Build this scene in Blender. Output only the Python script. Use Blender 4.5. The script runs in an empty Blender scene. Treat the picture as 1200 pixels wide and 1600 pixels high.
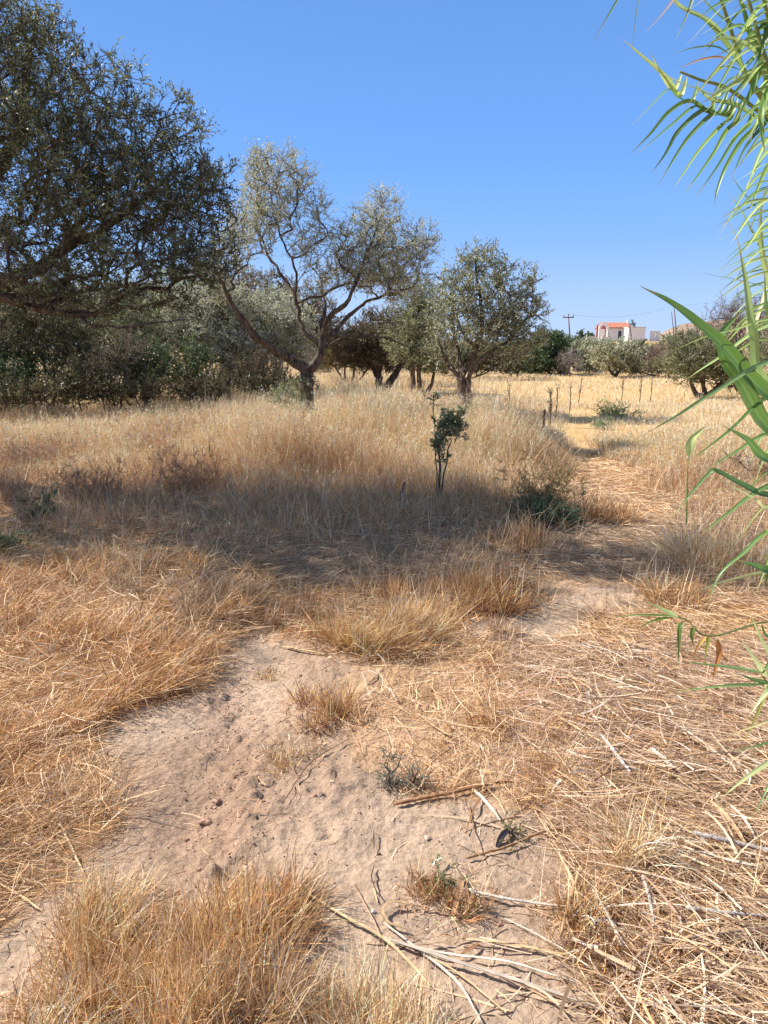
import bpy, math
import numpy as np
from math import sin, cos, pi, radians

# ------------------------------------------------------------------ camera, sky, sun, exposure
SC = bpy.context.scene
COL = SC.collection
CAM_H, F, PITCH = 1.6, 1155.0, math.atan(255 / 1155.0)
cd = bpy.data.cameras.new('camera'); cam = bpy.data.objects.new('camera', cd); COL.objects.link(cam)
cam.location = (0, 0, CAM_H); cam.rotation_euler = (pi / 2 - PITCH, 0, 0)
cd.sensor_fit = 'VERTICAL'; cd.sensor_height = 36; cd.sensor_width = 27; cd.lens = 36 * F / 1600
cd.clip_start = 0.05; cd.clip_end = 6000
SC.camera = cam
SUN_EL = radians(43); SUN_XY = np.array([-0.94, 0.33]); SUN_XY /= np.linalg.norm(SUN_XY)
w = bpy.data.worlds.new("World"); SC.world = w; w.use_nodes = True
nt = w.node_tree; bg = nt.nodes['Background']
sky = nt.nodes.new('ShaderNodeTexSky'); sky.sky_type = 'NISHITA'; sky.sun_disc = False
sky.sun_elevation = SUN_EL; sky.sun_rotation = math.atan2(SUN_XY[0], SUN_XY[1])
sky.air_density = 1.0; sky.dust_density = 0.35; sky.ozone_density = 3.0; sky.altitude = 0
# deepen the clear summer blue low down, pale the unseen upper sky: the sky texture blended with a plain elevation gradient
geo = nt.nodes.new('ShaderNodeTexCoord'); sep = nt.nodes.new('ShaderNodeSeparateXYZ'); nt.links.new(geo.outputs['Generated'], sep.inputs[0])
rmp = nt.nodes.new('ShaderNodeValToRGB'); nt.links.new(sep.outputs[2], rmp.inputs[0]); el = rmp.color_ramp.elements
SKYC = [(0.0, (0.44, 0.59, 0.88)), (0.06, (0.35, 0.53, 0.90)), (0.13, (0.215, 0.435, 0.91)), (0.22, (0.15, 0.37, 0.88)), (0.40, (0.115, 0.29, 0.70)), (0.58, (0.20, 0.31, 0.52)), (1.0, (0.30, 0.34, 0.42))]  # unseen upper stops made paler than a real zenith, for less blue shade
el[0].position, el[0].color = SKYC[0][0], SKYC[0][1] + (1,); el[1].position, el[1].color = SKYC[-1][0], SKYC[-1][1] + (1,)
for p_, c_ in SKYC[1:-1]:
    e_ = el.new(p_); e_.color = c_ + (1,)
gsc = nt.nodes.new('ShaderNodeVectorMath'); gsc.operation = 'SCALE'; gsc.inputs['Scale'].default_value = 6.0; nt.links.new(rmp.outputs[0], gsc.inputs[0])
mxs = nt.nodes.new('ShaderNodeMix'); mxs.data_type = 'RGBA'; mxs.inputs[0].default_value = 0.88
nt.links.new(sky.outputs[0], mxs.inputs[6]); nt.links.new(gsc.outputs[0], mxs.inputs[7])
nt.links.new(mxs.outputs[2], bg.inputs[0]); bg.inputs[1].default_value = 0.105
sl = bpy.data.lights.new('sun', 'SUN'); so = bpy.data.objects.new('sun', sl); COL.objects.link(so)
sl.energy = 4.9; sl.angle = radians(0.55); sl.color = (1.0, 0.95, 0.87)
sdir = np.array([SUN_XY[0] * cos(SUN_EL), SUN_XY[1] * cos(SUN_EL), sin(SUN_EL)])
import mathutils
so.rotation_euler = mathutils.Vector(sdir).to_track_quat('Z', 'Y').to_euler()
so.location = (-20, 5, 20)
vs = SC.view_settings; vs.view_transform = 'Standard'; vs.look = 'None'; vs.gamma = 1; vs.use_curve_mapping = False
vs.exposure = 0.9

# ------------------------------------------------------------------ helpers
RG = np.random.default_rng(7)
def rgen(s): return np.random.default_rng(s)
def lin(r, g, b):
    c = np.array([r, g, b], float) / 255.0
    return np.where(c <= 0.04045, c / 12.92, ((c + 0.055) / 1.055) ** 2.4)
def _hash(ix, iy, s):
    h = (ix * 374761393 + iy * 668265263 + s * 974634777) & 0xFFFFFFFF
    h = ((h ^ (h >> 13)) * 1274126177) & 0xFFFFFFFF
    return ((h ^ (h >> 16)) & 0xFFFF) / 65535.0
def vnoise(x, y, s=0):
    x = np.asarray(x, float); y = np.asarray(y, float)
    ix = np.floor(x).astype(np.int64); iy = np.floor(y).astype(np.int64)
    fx = x - ix; fy = y - iy
    fx = fx * fx * (3 - 2 * fx); fy = fy * fy * (3 - 2 * fy)
    a = _hash(ix, iy, s); b = _hash(ix + 1, iy, s); c = _hash(ix, iy + 1, s); d = _hash(ix + 1, iy + 1, s)
    return (a * (1 - fx) + b * fx) * (1 - fy) + (c * (1 - fx) + d * fx) * fy
def fbm(x, y, s=0, o=4):
    t = 0; a = 0.5; n = 0
    for k in range(o):
        t = t + a * vnoise(x * 2 ** k, y * 2 ** k, s + k * 13); n += a; a *= 0.5
    return t / n
def sstep(a, b, x):
    t = np.clip((np.asarray(x, float) - a) / (b - a), 0, 1); return t * t * (3 - 2 * t)
FW = np.array([0, cos(PITCH), -sin(PITCH)]); UP = np.array([0, sin(PITCH), cos(PITCH)])
def U(px, py, Y):
    """world point at distance Y ahead that the photograph shows at (px,py)"""
    d = FW + np.array([(px - 600) / F, 0, 0]) + UP * (-(py - 800) / F)
    return np.array([0, 0, CAM_H]) + d * (Y / d[1])
def G(px, py):
    d = FW + np.array([(px - 600) / F, 0, 0]) + UP * (-(py - 800) / F)
    p = np.array([0, 0, CAM_H]) + d * (CAM_H / -d[2])
    return np.array([p[0], p[1], H(p[0], p[1])])
def topix(x, y):
    """flat-ground plan position -> layout map coordinates"""
    y = np.maximum(y, 0.35)
    vz = y * cos(PITCH) + CAM_H * sin(PITCH); vy = y * sin(PITCH) - CAM_H * cos(PITCH)
    return 600 + F * x / vz, 800 - F * vy / vz
def H(x, y):
    x = np.asarray(x, float); y = np.asarray(y, float)
    h = 0.05 * (fbm(x * 0.6 + 3, y * 0.6, 5, 3) - 0.5) + 0.5 * (fbm(x * 0.05, y * 0.05, 9, 2) - 0.5) * sstep(15, 40, y)
    h = h + 2.7 * sstep(62, 118, y) * sstep(-30, 30, x + 0.1 * y)
    return h + 0.6 * sstep(130, 400, y)
def inpoly(poly, x, y):
    c = np.zeros(np.shape(x), bool); n = len(poly)
    for i in range(n):
        x1, y1 = poly[i]; x2, y2 = poly[(i + 1) % n]
        if y1 == y2: continue
        k = ((y1 > y) != (y2 > y)) & (x < (x2 - x1) * (y - y1) / (y2 - y1) + x1)
        c ^= k
    return c

def mesh_np(name, V, Fq, mat, tint=None, smooth=False, nv=4):
    me = bpy.data.meshes.new(name)
    V = np.ascontiguousarray(V, np.float32).reshape(-1, 3); Fq = np.ascontiguousarray(Fq, np.int32).reshape(-1, nv)
    me.vertices.add(len(V)); me.vertices.foreach_set('co', V.ravel())
    me.loops.add(Fq.size); me.loops.foreach_set('vertex_index', Fq.ravel())
    me.polygons.add(len(Fq)); me.polygons.foreach_set('loop_start', np.arange(len(Fq), dtype=np.int32) * nv)
    me.polygons.foreach_set('use_smooth', np.full(len(Fq), bool(smooth)))
    if tint is not None:
        a = me.attributes.new('tint', 'FLOAT_COLOR', 'POINT')
        t = np.ones((len(V), 4), np.float32); t[:, :3] = tint; a.data.foreach_set('color', t.ravel())
    me.update(calc_edges=True)
    me.materials.append(mat)
    return me
class MB:
    """collects quads (numpy) for one mesh"""
    def __init__(s): s.V = []; s.Q = []; s.T = []; s.n = 0
    def add(s, V, Q, tint=(0.5, 0.5, 0.5)):
        V = np.asarray(V, float).reshape(-1, 3); s.V.append(V); s.Q.append(np.asarray(Q, int).reshape(-1, 4) + s.n); s.n += len(V)
        T = np.asarray(tint, float)
        s.T.append(np.broadcast_to(T, (len(V), 3)) if T.ndim == 1 else T)
    def box(s, c, d, rz=0, tint=(0.5, 0.5, 0.5), taper=1.0):
        c = np.array(c, float); hx, hy, hz = np.array(d, float) / 2
        P = []
        for z, k in ((-hz, 1.0), (hz, taper)):
            for x, y in ((-hx, -hy), (hx, -hy), (hx, hy), (-hx, hy)):
                P.append((x * k * cos(rz) - y * k * sin(rz), x * k * sin(rz) + y * k * cos(rz), z))
        s.add(np.array(P) + c, [(0, 3, 2, 1), (4, 5, 6, 7), (0, 1, 5, 4), (1, 2, 6, 5), (2, 3, 7, 6), (3, 0, 4, 7)], tint)
    def tube(s, pts, rad, n=6, tint=(0.5, 0.5, 0.5), rough=0.0, seed=0):
        pts = np.asarray(pts, float); m = len(pts); rad = np.broadcast_to(np.asarray(rad, float), (m,))
        t = np.gradient(pts, axis=0); t /= np.linalg.norm(t, axis=1)[:, None] + 1e-9
        ref = np.array([0.31, 0.77, 0.13]) if abs(t[0, 1]) < 0.8 else np.array([1.0, 0.1, 0.1])
        a = np.cross(t, ref); a /= np.linalg.norm(a, axis=1)[:, None] + 1e-9
        b = np.cross(t, a)
        th = np.arange(n) * 2 * pi / n
        rr = rad[:, None] * np.ones((1, n))
        if rough:
            g = rgen(seed); rr = rr * (1 + rough * (g.random((1, n)) - 0.5) * 1.3 + rough * (g.random((m, n)) - 0.5))
        P = pts[:, None, :] + rr[:, :, None] * (np.cos(th)[None, :, None] * a[:, None, :] + np.sin(th)[None, :, None] * b[:, None, :])
        i = np.arange(m - 1)[:, None] * n; j = np.arange(n)[None, :]; j2 = (j + 1) % n
        Q = np.stack([i + j, i + j2, i + n + j2, i + n + j], -1).reshape(-1, 4)
        P = P.reshape(-1, 3)
        # end caps: a centre vertex, degenerate-free quads for even n
        P = np.vstack([P, pts[0], pts[-1]]); c0 = m * n; c1 = c0 + 1
        cap = []
        for k in range(0, n - 1, 2):
            cap.append((c0, (k + 2) % n, k + 1, k)); e = (m - 1) * n; cap.append((c1, e + k, e + k + 1, e + (k + 2) % n))
        s.add(P, np.vstack([Q, cap]), tint)
    def ribbon(s, pts, wid, side=None, fold=0.25, tint=(0.5, 0.5, 0.5), up=None):
        """strap leaf with a folded midrib"""
        pts = np.asarray(pts, float); m = len(pts); wid = np.broadcast_to(np.asarray(wid, float), (m,))
        t = np.gradient(pts, axis=0); t /= np.linalg.norm(t, axis=1)[:, None] + 1e-9
        if side is None:
            u = np.array([0, 0, 1.0]) if up is None else np.asarray(up, float)
            sd = np.cross(t, u)
        else: sd = np.asarray(side, float) - t * (t @ np.asarray(side, float))[:, None]
        sd /= np.linalg.norm(sd, axis=1)[:, None] + 1e-9
        nn = np.cross(sd, t)
        hw = wid[:, None] / 2
        P = np.stack([pts - sd * hw + nn * hw * fold, pts, pts + sd * hw + nn * hw * fold], 1).reshape(-1, 3)
        i = np.arange(m - 1) * 3
        Q = np.vstack([np.stack([i, i + 1, i + 4, i + 3], -1), np.stack([i + 1, i + 2, i + 5, i + 4], -1)])
        T = np.asarray(tint, float)
        if T.ndim == 2: T = np.repeat(T, 3, axis=0)
        s.add(P, Q, T)
    def build(s, name, mat, parent=None, smooth=True):
        me = mesh_np(name, np.vstack(s.V), np.vstack(s.Q), mat, np.vstack(s.T), smooth)
        o = bpy.data.objects.new(name, me); COL.objects.link(o)
        if parent is not None: attach(o, parent)
        return o
def attach(o, parent):
    o.parent = parent
    o.matrix_parent_inverse = mathutils.Matrix.Identity(4)
    x = parent; off = mathutils.Vector((0, 0, 0))
    while x is not None: off += x.location; x = x.parent
    o.data.transform(mathutils.Matrix.Translation(-off))
def tag(o, label, cat, group=None, kind=None):
    o['label'] = label; o['category'] = cat
    if group: o['group'] = group
    if kind: o['kind'] = kind
    return o
def thing(name, loc, label, cat, group=None):
    o = bpy.data.objects.new(name, None); COL.objects.link(o); o.location = [float(v) for v in loc]
    o.empty_display_size = 0.1
    return tag(o, label, cat, group)
def smoothline(P, n):
    """Catmull-Rom through P, n points"""
    P = np.asarray(P, float)
    if len(P) == 2: return P[0] + (P[1] - P[0]) * np.linspace(0, 1, n)[:, None]
    Q = np.vstack([2 * P[0] - P[1], P, 2 * P[-1] - P[-2]])
    u = np.linspace(0, len(P) - 1 - 1e-6, n); i = u.astype(int); f = (u - i)[:, None]
    a, b, c, d = Q[i], Q[i + 1], Q[i + 2], Q[i + 3]
    return 0.5 * (2 * b + (c - a) * f + (2 * a - 5 * b + 4 * c - d) * f ** 2 + (3 * b - a - 3 * c + d) * f ** 3)

# ------------------------------------------------------------------ materials
def new_mat(name):
    m = bpy.data.materials.new(name); m.use_nodes = True; t = m.node_tree
    return m, t, t.nodes['Principled BSDF'], t.nodes['Material Output']
def leafy(name, trans=0.25, rough=0.6, spec=0.2, gain=1.0, noise=0.0, nscale=30):
    m, t, b, out = new_mat(name)
    a = t.nodes.new('ShaderNodeAttribute'); a.attribute_name = 'tint'
    src = a.outputs['Color']
    if noise:
        nz = t.nodes.new('ShaderNodeTexNoise'); nz.inputs['Scale'].default_value = nscale; nz.inputs['Detail'].default_value = 4
        mr = t.nodes.new('ShaderNodeMapRange'); mr.inputs[3].default_value = 1 - noise; mr.inputs[4].default_value = 1 + noise
        tc = t.nodes.new('ShaderNodeTexCoord'); t.links.new(tc.outputs['Object'], nz.inputs['Vector'])
        t.links.new(nz.outputs[0], mr.inputs[0])
        vm = t.nodes.new('ShaderNodeVectorMath'); vm.operation = 'SCALE'
        t.links.new(src, vm.inputs[0]); t.links.new(mr.outputs[0], vm.inputs['Scale']); src = vm.outputs[0]
    t.links.new(src, b.inputs['Base Color'])
    b.inputs['Roughness'].default_value = rough; b.inputs['Specular IOR Level'].default_value = spec
    if trans:
        tr = t.nodes.new('ShaderNodeBsdfTranslucent'); t.links.new(src, tr.inputs[0])
        mx = t.nodes.new('ShaderNodeMixShader'); mx.inputs[0].default_value = trans
        t.links.new(b.outputs[0], mx.inputs[1]); t.links.new(tr.outputs[0], mx.inputs[2]); t.links.new(mx.outputs[0], out.inputs[0])
    return m
M_STRAW = leafy('dry_straw', 0.2, 0.55, 0.25)
M_OLIVE = leafy('olive_leaf', 0.32, 0.42, 0.4)
M_REED = leafy('reed_leaf', 0.42, 0.4, 0.4, noise=0.18, nscale=14)
M_DRYLEAF = leafy('dry_reed', 0.08, 0.6, 0.25, noise=0.3, nscale=25)
M_PAINT = leafy('plaster', 0, 0.85, 0.2, noise=0.06, nscale=0.7)
def bark_mat():
    m, t, b, out = new_mat('bark')
    tc = t.nodes.new('ShaderNodeTexCoord')
    mp = t.nodes.new('ShaderNodeMapping'); mp.inputs['Scale'].default_value = (1, 1, 0.35); t.links.new(tc.outputs['Object'], mp.inputs[0])
    nz = t.nodes.new('ShaderNodeTexNoise'); nz.inputs['Scale'].default_value = 22; nz.inputs['Detail'].default_value = 7; t.links.new(mp.outputs[0], nz.inputs['Vector'])
    cr = t.nodes.new('ShaderNodeValToRGB')
    cr.color_ramp.elements[0].position = 0.3; cr.color_ramp.elements[0].color = (0.035, 0.025, 0.02, 1)
    cr.color_ramp.elements[1].position = 0.72; cr.color_ramp.elements[1].color = (0.2, 0.155, 0.125, 1)
    t.links.new(nz.outputs[0], cr.inputs[0]); t.links.new(cr.outputs[0], b.inputs['Base Color'])
    bp = t.nodes.new('ShaderNodeBump'); bp.inputs['Strength'].default_value = 0.8; bp.inputs['Distance'].default_value = 0.02
    t.links.new(nz.outputs[0], bp.inputs['Height']); t.links.new(bp.outputs[0], b.inputs['Normal'])
    b.inputs['Roughness'].default_value = 0.9; b.inputs['Specular IOR Level'].default_value = 0.15
    return m
M_BARK = bark_mat()
def ground_mat():
    m, t, b, out = new_mat('earth'); N = t.nodes; L = t.links
    tc = N.new('ShaderNodeTexCoord')
    at = N.new('ShaderNodeAttribute'); at.attribute_name = 'tint'
    def noise(sc, de=6, ro=0.6):
        n = N.new('ShaderNodeTexNoise'); n.inputs['Scale'].default_value = sc; n.inputs['Detail'].default_value = de
        n.inputs['Roughness'].default_value = ro; L.new(tc.outputs['Object'], n.inputs['Vector']); return n
    n1 = noise(1.7); n2 = noise(55, 8, 0.7); n3 = noise(9, 6)
    vo = N.new('ShaderNodeTexVoronoi'); vo.inputs['Scale'].default_value = 38; L.new(tc.outputs['Object'], vo.inputs['Vector'])
    def ramp(src, a, bb, lo, hi):
        r = N.new('ShaderNodeMapRange'); r.inputs[1].default_value = a; r.inputs[2].default_value = bb
        r.inputs[3].default_value = lo; r.inputs[4].default_value = hi; L.new(src, r.inputs[0]); return r.outputs[0]
    def mul(a, c):
        v = N.new('ShaderNodeMath'); v.operation = 'MULTIPLY'; L.new(a, v.inputs[0]); L.new(c, v.inputs[1]); return v.outputs[0]
    k = mul(mul(ramp(n1.outputs[0], 0.3, 0.7, 0.88, 1.12), ramp(n2.outputs[0], 0.3, 0.7, 0.68, 1.22)), ramp(n3.outputs[0], 0.3, 0.7, 0.9, 1.1))
    sc = N.new('ShaderNodeVectorMath'); sc.operation = 'SCALE'; L.new(at.outputs['Color'], sc.inputs[0]); L.new(k, sc.inputs['Scale'])
    L.new(sc.outputs[0], b.inputs['Base Color'])
    ad = N.new('ShaderNodeMath'); ad.operation = 'ADD'; L.new(n2.outputs[0], ad.inputs[0])
    v2 = N.new('ShaderNodeMath'); v2.operation = 'MULTIPLY'; v2.inputs[1].default_value = 0.5; L.new(vo.outputs['Distance'], v2.inputs[0]); L.new(v2.outputs[0], ad.inputs[1])
    bp = N.new('ShaderNodeBump'); bp.inputs['Strength'].default_value = 0.85; bp.inputs['Distance'].default_value = 0.014
    L.new(ad.outputs[0], bp.inputs['Height']); L.new(bp.outputs[0], b.inputs['Normal'])
    b.inputs['Roughness'].default_value = 0.95; b.inputs['Specular IOR Level'].default_value = 0.1
    return m
M_GROUND = ground_mat()

# ------------------------------------------------------------------ layout map of the clearing (coordinates of topix)
BARE1 = [(-500, 1750), (-60, 1480), (60, 1400), (175, 1300), (190, 1215), (150, 1160), (205, 1120), (325, 1070), (335, 1005),
         (400, 985), (500, 1000), (575, 1030), (590, 1085), (550, 1130), (560, 1195), (640, 1240), (760, 1250), (850, 1290),
         (885, 1380), (900, 1500), (960, 1640), (1000, 1900), (-500, 1900)]
BARE2 = [(670, 955), (760, 930), (880, 912), (985, 915), (1020, 945), (940, 975), (850, 1005), (700, 995)]
SEMI = [(540, 1050), (700, 1040), (860, 1090), (900, 1200), (880, 1300), (760, 1260), (560, 1200)]
TRAIL = [(868, 712), (905, 690), (950, 705), (990, 745), (1060, 820), (1080, 860), (1010, 900), (900, 930), (700, 990), (660, 960),
         (760, 930), (880, 900), (960, 850), (940, 790), (900, 750)]
def maps(X, Y):
    px, py = topix(X, Y)
    j = 38 * (fbm(X * 3.1, Y * 3.1, 21, 3) - 0.5) * np.clip(py / 1100, .3, 1); k = 38 * (fbm(X * 3.1 + 50, Y * 3.1, 22, 3) - 0.5) * np.clip((py - 500) / 600, .1, 1)
    e = np.clip(py / 1300, .2, 1.1); j = j + e * 60 * (fbm(X * 1.4, Y * 1.4, 23, 2) - 0.5) + e * 26 * (vnoise(X * 15, Y * 15, 24) - .5); k = k + e * 60 * (fbm(X * 1.4 + 9, Y * 1.4, 25, 2) - 0.5) + e * 26 * (vnoise(X * 15 + 7, Y * 15, 26) - .5)
    bare = inpoly(BARE1, px + j, py + k) | inpoly(BARE2, px + j, py + k)
    semi = inpoly(SEMI, px + j, py + k); trail = inpoly(TRAIL, px + j, py + k)
    return px, py, bare, semi, trail

# ------------------------------------------------------------------ ground
def axis(a, b, step, lo, hi, g=1.09):
    c = list(np.arange(a, b, step)); s = step; x = c[-1]
    while x < hi: s *= g; x += s; c.append(x)
    s = step; x = c[0]; pre = []
    while x > lo: s *= g; x -= s; pre.append(x)
    return np.array(pre[::-1] + c)
xs = axis(-2.3, 2.3, 0.016, -2500, 2500); ys = axis(0.9, 6.5, 0.018, -400, 3000)
gx, gy = np.meshgrid(xs, ys)
Z = H(gx, gy)
px, py, bare, semi, trail = maps(gx, gy)
near = 1 - sstep(5, 9, np.hypot(gx, gy))
bf = bare.astype(float)
for _ in range(3):
    bf[1:-1, 1:-1] = (bf[1:-1, 1:-1] + bf[:-2, 1:-1] + bf[2:, 1:-1] + bf[1:-1, :-2] + bf[1:-1, 2:]) / 5
lump = fbm(gx * 7, gy * 7, 31, 4); fine = fbm(gx * 26, gy * 26, 37, 3)
rid = np.abs(vnoise(gx * 5 + 3 * fbm(gx * 3, gy * 3, 4, 2), gy * 5, 44) - 0.5)
Z = Z + near * (0.014 * (lump - 0.5) + 0.015 * (fine - 0.5) + 0.008 * (vnoise(gx * 60, gy * 60, 39) - 0.5) - 0.012 * np.clip(0.06 - rid, 0, 1) / 0.06 * (fbm(gx * 1.5, gy * 1.5, 8, 2) > 0.48))
# rough clods (a churned strip running up the middle of the bare earth)
chn = np.exp(-((px - 350 - 25 * np.sin(py / 60)) / 50) ** 2) * ((py > 1050) & (py < 1400)) + 0.8 * np.exp(-((px - 530) / 70) ** 2 - ((py - 1255) / 60) ** 2)
cl = vnoise(gx * 34, gy * 34, 51) ** 2 * vnoise(gx * 11, gy * 11, 53)
Z = Z + near * (0.012 + 0.07 * chn) * cl * bf
Z = Z + near * 0.03 * bf * -1 * np.exp(-((px - (250 + (1450 - py) * 0.35)) / 60) ** 2)
hcell = _hash(np.floor(gx * 90).astype(np.int64), np.floor(gy * 90).astype(np.int64), 3)
Z = Z + near * bf * 0.005 * (hcell > 0.975)
sand = lin(180, 155, 133); straw = lin(168, 132, 92); field = lin(198, 164, 116); far = lin(176, 146, 108); green = lin(120, 115, 80)
T = straw[None, None, :] * np.ones(gx.shape + (1,))
def mixc(T, c, f): return T * (1 - f[..., None]) + c * f[..., None]
T = mixc(T, lin(150, 118, 92), near * (1 - bf) * 0.8)
T = mixc(T, sand, bf)
T = mixc(T, lin(160, 132, 110), bf * sstep(0.45, 0.7, fbm(gx * 1.3, gy * 1.3, 61, 3)) * 0.8)
T = mixc(T, lin(150, 120, 102), near * bf * np.clip(chn, 0, 1) * 0.35)
T = mixc(T, lin(190, 156, 124), (semi | trail).astype(float) * 0.8)
fg = sstep(9, 16, gy); T = mixc(T, field, fg)
T = mixc(T, far, sstep(70, 200, gy)); T = mixc(T, green, sstep(55, 75, gy) * (1 - sstep(100, 125, gy)) * 0.7)
T = mixc(T, lin(150, 125, 100), sstep(200, 600, gy))
ny, nx = gx.shape
ii = (np.arange(ny - 1)[:, None] * nx + np.arange(nx - 1)[None, :])
Qg = np.stack([ii, ii + 1, ii + nx + 1, ii + nx], -1).reshape(-1, 4)
fb = (bf[:-1, :-1] + bf[1:, 1:]).reshape(-1) > 1.0
fb |= trail[:-1, :-1].reshape(-1) & (gy[:-1, :-1].reshape(-1) > 0.5)
fb &= (gy[:-1, :-1].reshape(-1) > 0.0) & (gy[:-1, :-1].reshape(-1) < 13)
VV = np.stack([gx, gy, Z], -1).reshape(-1, 3); TT = T.reshape(-1, 3)
def sub(mask, name, label, cat):
    q = Qg[mask]; u, inv = np.unique(q, return_inverse=True)
    me = mesh_np(name, VV[u], inv.reshape(-1, 4), M_GROUND, TT[u], True)
    # shared normals across the seam: keep the sheet's own normals
    o = bpy.data.objects.new(name, me); COL.objects.link(o); tag(o, label, cat, kind='structure'); return o
sub(~fb, 'ground', 'dry straw-coloured field floor reaching to the horizon', 'ground')
sub(fb, 'dirt_path', 'bare pinkish sandy earth of the footpath, crusted and lumpy', 'path')
from bisect import bisect
def Hd(x, y):
    """detailed height from the built sheet"""
    x = np.asarray(x, float); y = np.asarray(y, float)
    i = np.clip(np.searchsorted(xs, x) - 1, 0, len(xs) - 2); j = np.clip(np.searchsorted(ys, y) - 1, 0, len(ys) - 2)
    fx = (x - xs[i]) / (xs[i + 1] - xs[i]); fy = (y - ys[j]) / (ys[j + 1] - ys[j])
    return (Z[j, i] * (1 - fx) + Z[j, i + 1] * fx) * (1 - fy) + (Z[j + 1, i] * (1 - fx) + Z[j + 1, i + 1] * fx) * fy
def GD(px_, py_):
    p = G(px_, py_); return np.array([p[0], p[1], float(Hd(p[0], p[1]))])

# far hills
def hills():
    X = np.linspace(150, 1500, 150); Y = np.linspace(480, 1500, 90); x, y = np.meshgrid(X, Y)
    s = x / y
    prof = np.interp(s, [0.29, 0.335, 0.365, 0.39, 0.43, 0.47, 0.52, 0.6, 0.9, 1.5], [0, 6, 18, 28, 34, 37, 42, 48, 60, 70])
    z = .82 * prof * sstep(480, 800, y) * (1 + 0.5 * sstep(900, 1400, y) * 0) * (1 - 0.6 * sstep(1000, 1500, y)) + 5 * (fbm(x / 60, y / 60, 3, 4) - 0.5) * sstep(500, 600, y)
    n = fbm(x / 22, y / 14, 71, 4); n2 = fbm(x / 9, y / 9, 72, 2)
    T = mixc(lin(150, 126, 108) * np.ones(x.shape + (1,)), lin(112, 104, 88), sstep(0.47, 0.6, n) * 0.8)
    T = mixc(T, lin(176, 148, 126), sstep(0.58, 0.7, n2) * 0.6)
    ii = (np.arange(89)[:, None] * 150 + np.arange(149)[None, :])
    me = mesh_np('hills', np.stack([x, y, z + 2.6], -1).reshape(-1, 3), np.stack([ii, ii + 1, ii + 151, ii + 150], -1).reshape(-1, 4), M_GROUND, T.reshape(-1, 3), True)
    o = bpy.data.objects.new('hills', me); COL.objects.link(o); tag(o, 'low scrubby brown hillside rising behind the white house', 'hill', kind='structure')
hills()

# ------------------------------------------------------------------ grass blades
def blades(base, az, th0, bend, L, W, col, k=3, curl=0.0, roll=None, tipcol=None, clamp=False, taper=1.0):
    n = len(base); P = np.array(base, float); g = RG
    az = np.broadcast_to(az, (n,)); th0 = np.broadcast_to(th0, (n,)); bend = np.broadcast_to(bend, (n,)); L = np.broadcast_to(L, (n,)); W = np.broadcast_to(W, (n,))
    curl = np.broadcast_to(curl, (n,))
    if roll is None: roll = g.uniform(-1.2, 1.2, n)
    V = np.empty((n, k + 1, 2, 3), np.float32); C = np.empty((n, k + 1, 2, 3), np.float32)
    zmin = Hd(P[:, 0], P[:, 1]) + 0.002 if clamp else None
    for j in range(k + 1):
        th = th0 + bend * j / k; a = az + curl * j / k
        d = np.stack([np.sin(th) * np.cos(a), np.sin(th) * np.sin(a), np.cos(th)], -1)
        sx = np.stack([-np.sin(a), np.cos(a), np.zeros(n)], -1); nn = np.cross(d, sx)
        sv = sx * np.cos(roll)[:, None] + nn * np.sin(roll)[:, None]
        f = (1 - (j / k) ** 2 * taper) if j < k else (1 - taper) + 0.12 * taper
        hw = (W * 0.5 * f)[:, None]
        V[:, j, 0] = P - sv * hw; V[:, j, 1] = P + sv * hw
        cj = col if tipcol is None else col * (1 - j / k) + tipcol * (j / k)
        C[:, j, 0] = cj; C[:, j, 1] = cj
        if j < k:
            P = P + d * (L / k)[:, None]
            if clamp: P[:, 2] = np.maximum(P[:, 2], zmin + 0.004)
    i = np.arange(n)[:, None] * (2 * (k + 1)) + np.arange(k)[None, :] * 2
    Q = np.stack([i, i + 1, i + 3, i + 2], -1).reshape(-1, 4)
    return V.reshape(-1, 3), Q, C.reshape(-1, 3), P
def pal(n, cols, g=RG, jit=0.16):
    cols = np.array([lin(*c) for c in cols]); c = cols[g.integers(0, len(cols), n)]
    return c * np.array([1.03, .985, 1.03]) * np.exp(g.normal(0, jit, n))[:, None]
GOLD = [(212, 176, 124), (226, 196, 146), (192, 154, 102), (204, 168, 120), (236, 212, 168), (180, 142, 92)]
PALE = [(230, 208, 170), (220, 194, 154), (240, 222, 190), (210, 184, 144), (228, 202, 154)]
BROWN = [(172, 132, 88), (154, 116, 80), (184, 144, 96), (138, 104, 74), (192, 156, 108)]
ORGY = [(214, 164, 106), (200, 150, 96)]
GREY = [(176, 158, 134), (160, 142, 120), (194, 176, 150), (148, 128, 108), (186, 160, 126)]
RUST = [(168, 118, 76), (148, 104, 68), (180, 132, 86), (130, 94, 66), (190, 150, 104)]
def scatter(n, x0, x1, y0, y1, g, wedge=None):
    X = g.uniform(x0, x1, n); Y = g.uniform(y0, y1, n)
    if wedge is not None:
        k = np.abs(X) < wedge[0] + wedge[1] * Y; X = X[k]; Y = Y[k]
    return X, Y
def stuff(name, parts, mat, label, cat):
    mb = MB()
    for V, Q, C in parts: mb.add(V, Q, C)
    o = mb.build(name, mat, smooth=False); tag(o, label, cat, kind='stuff'); return o

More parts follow.
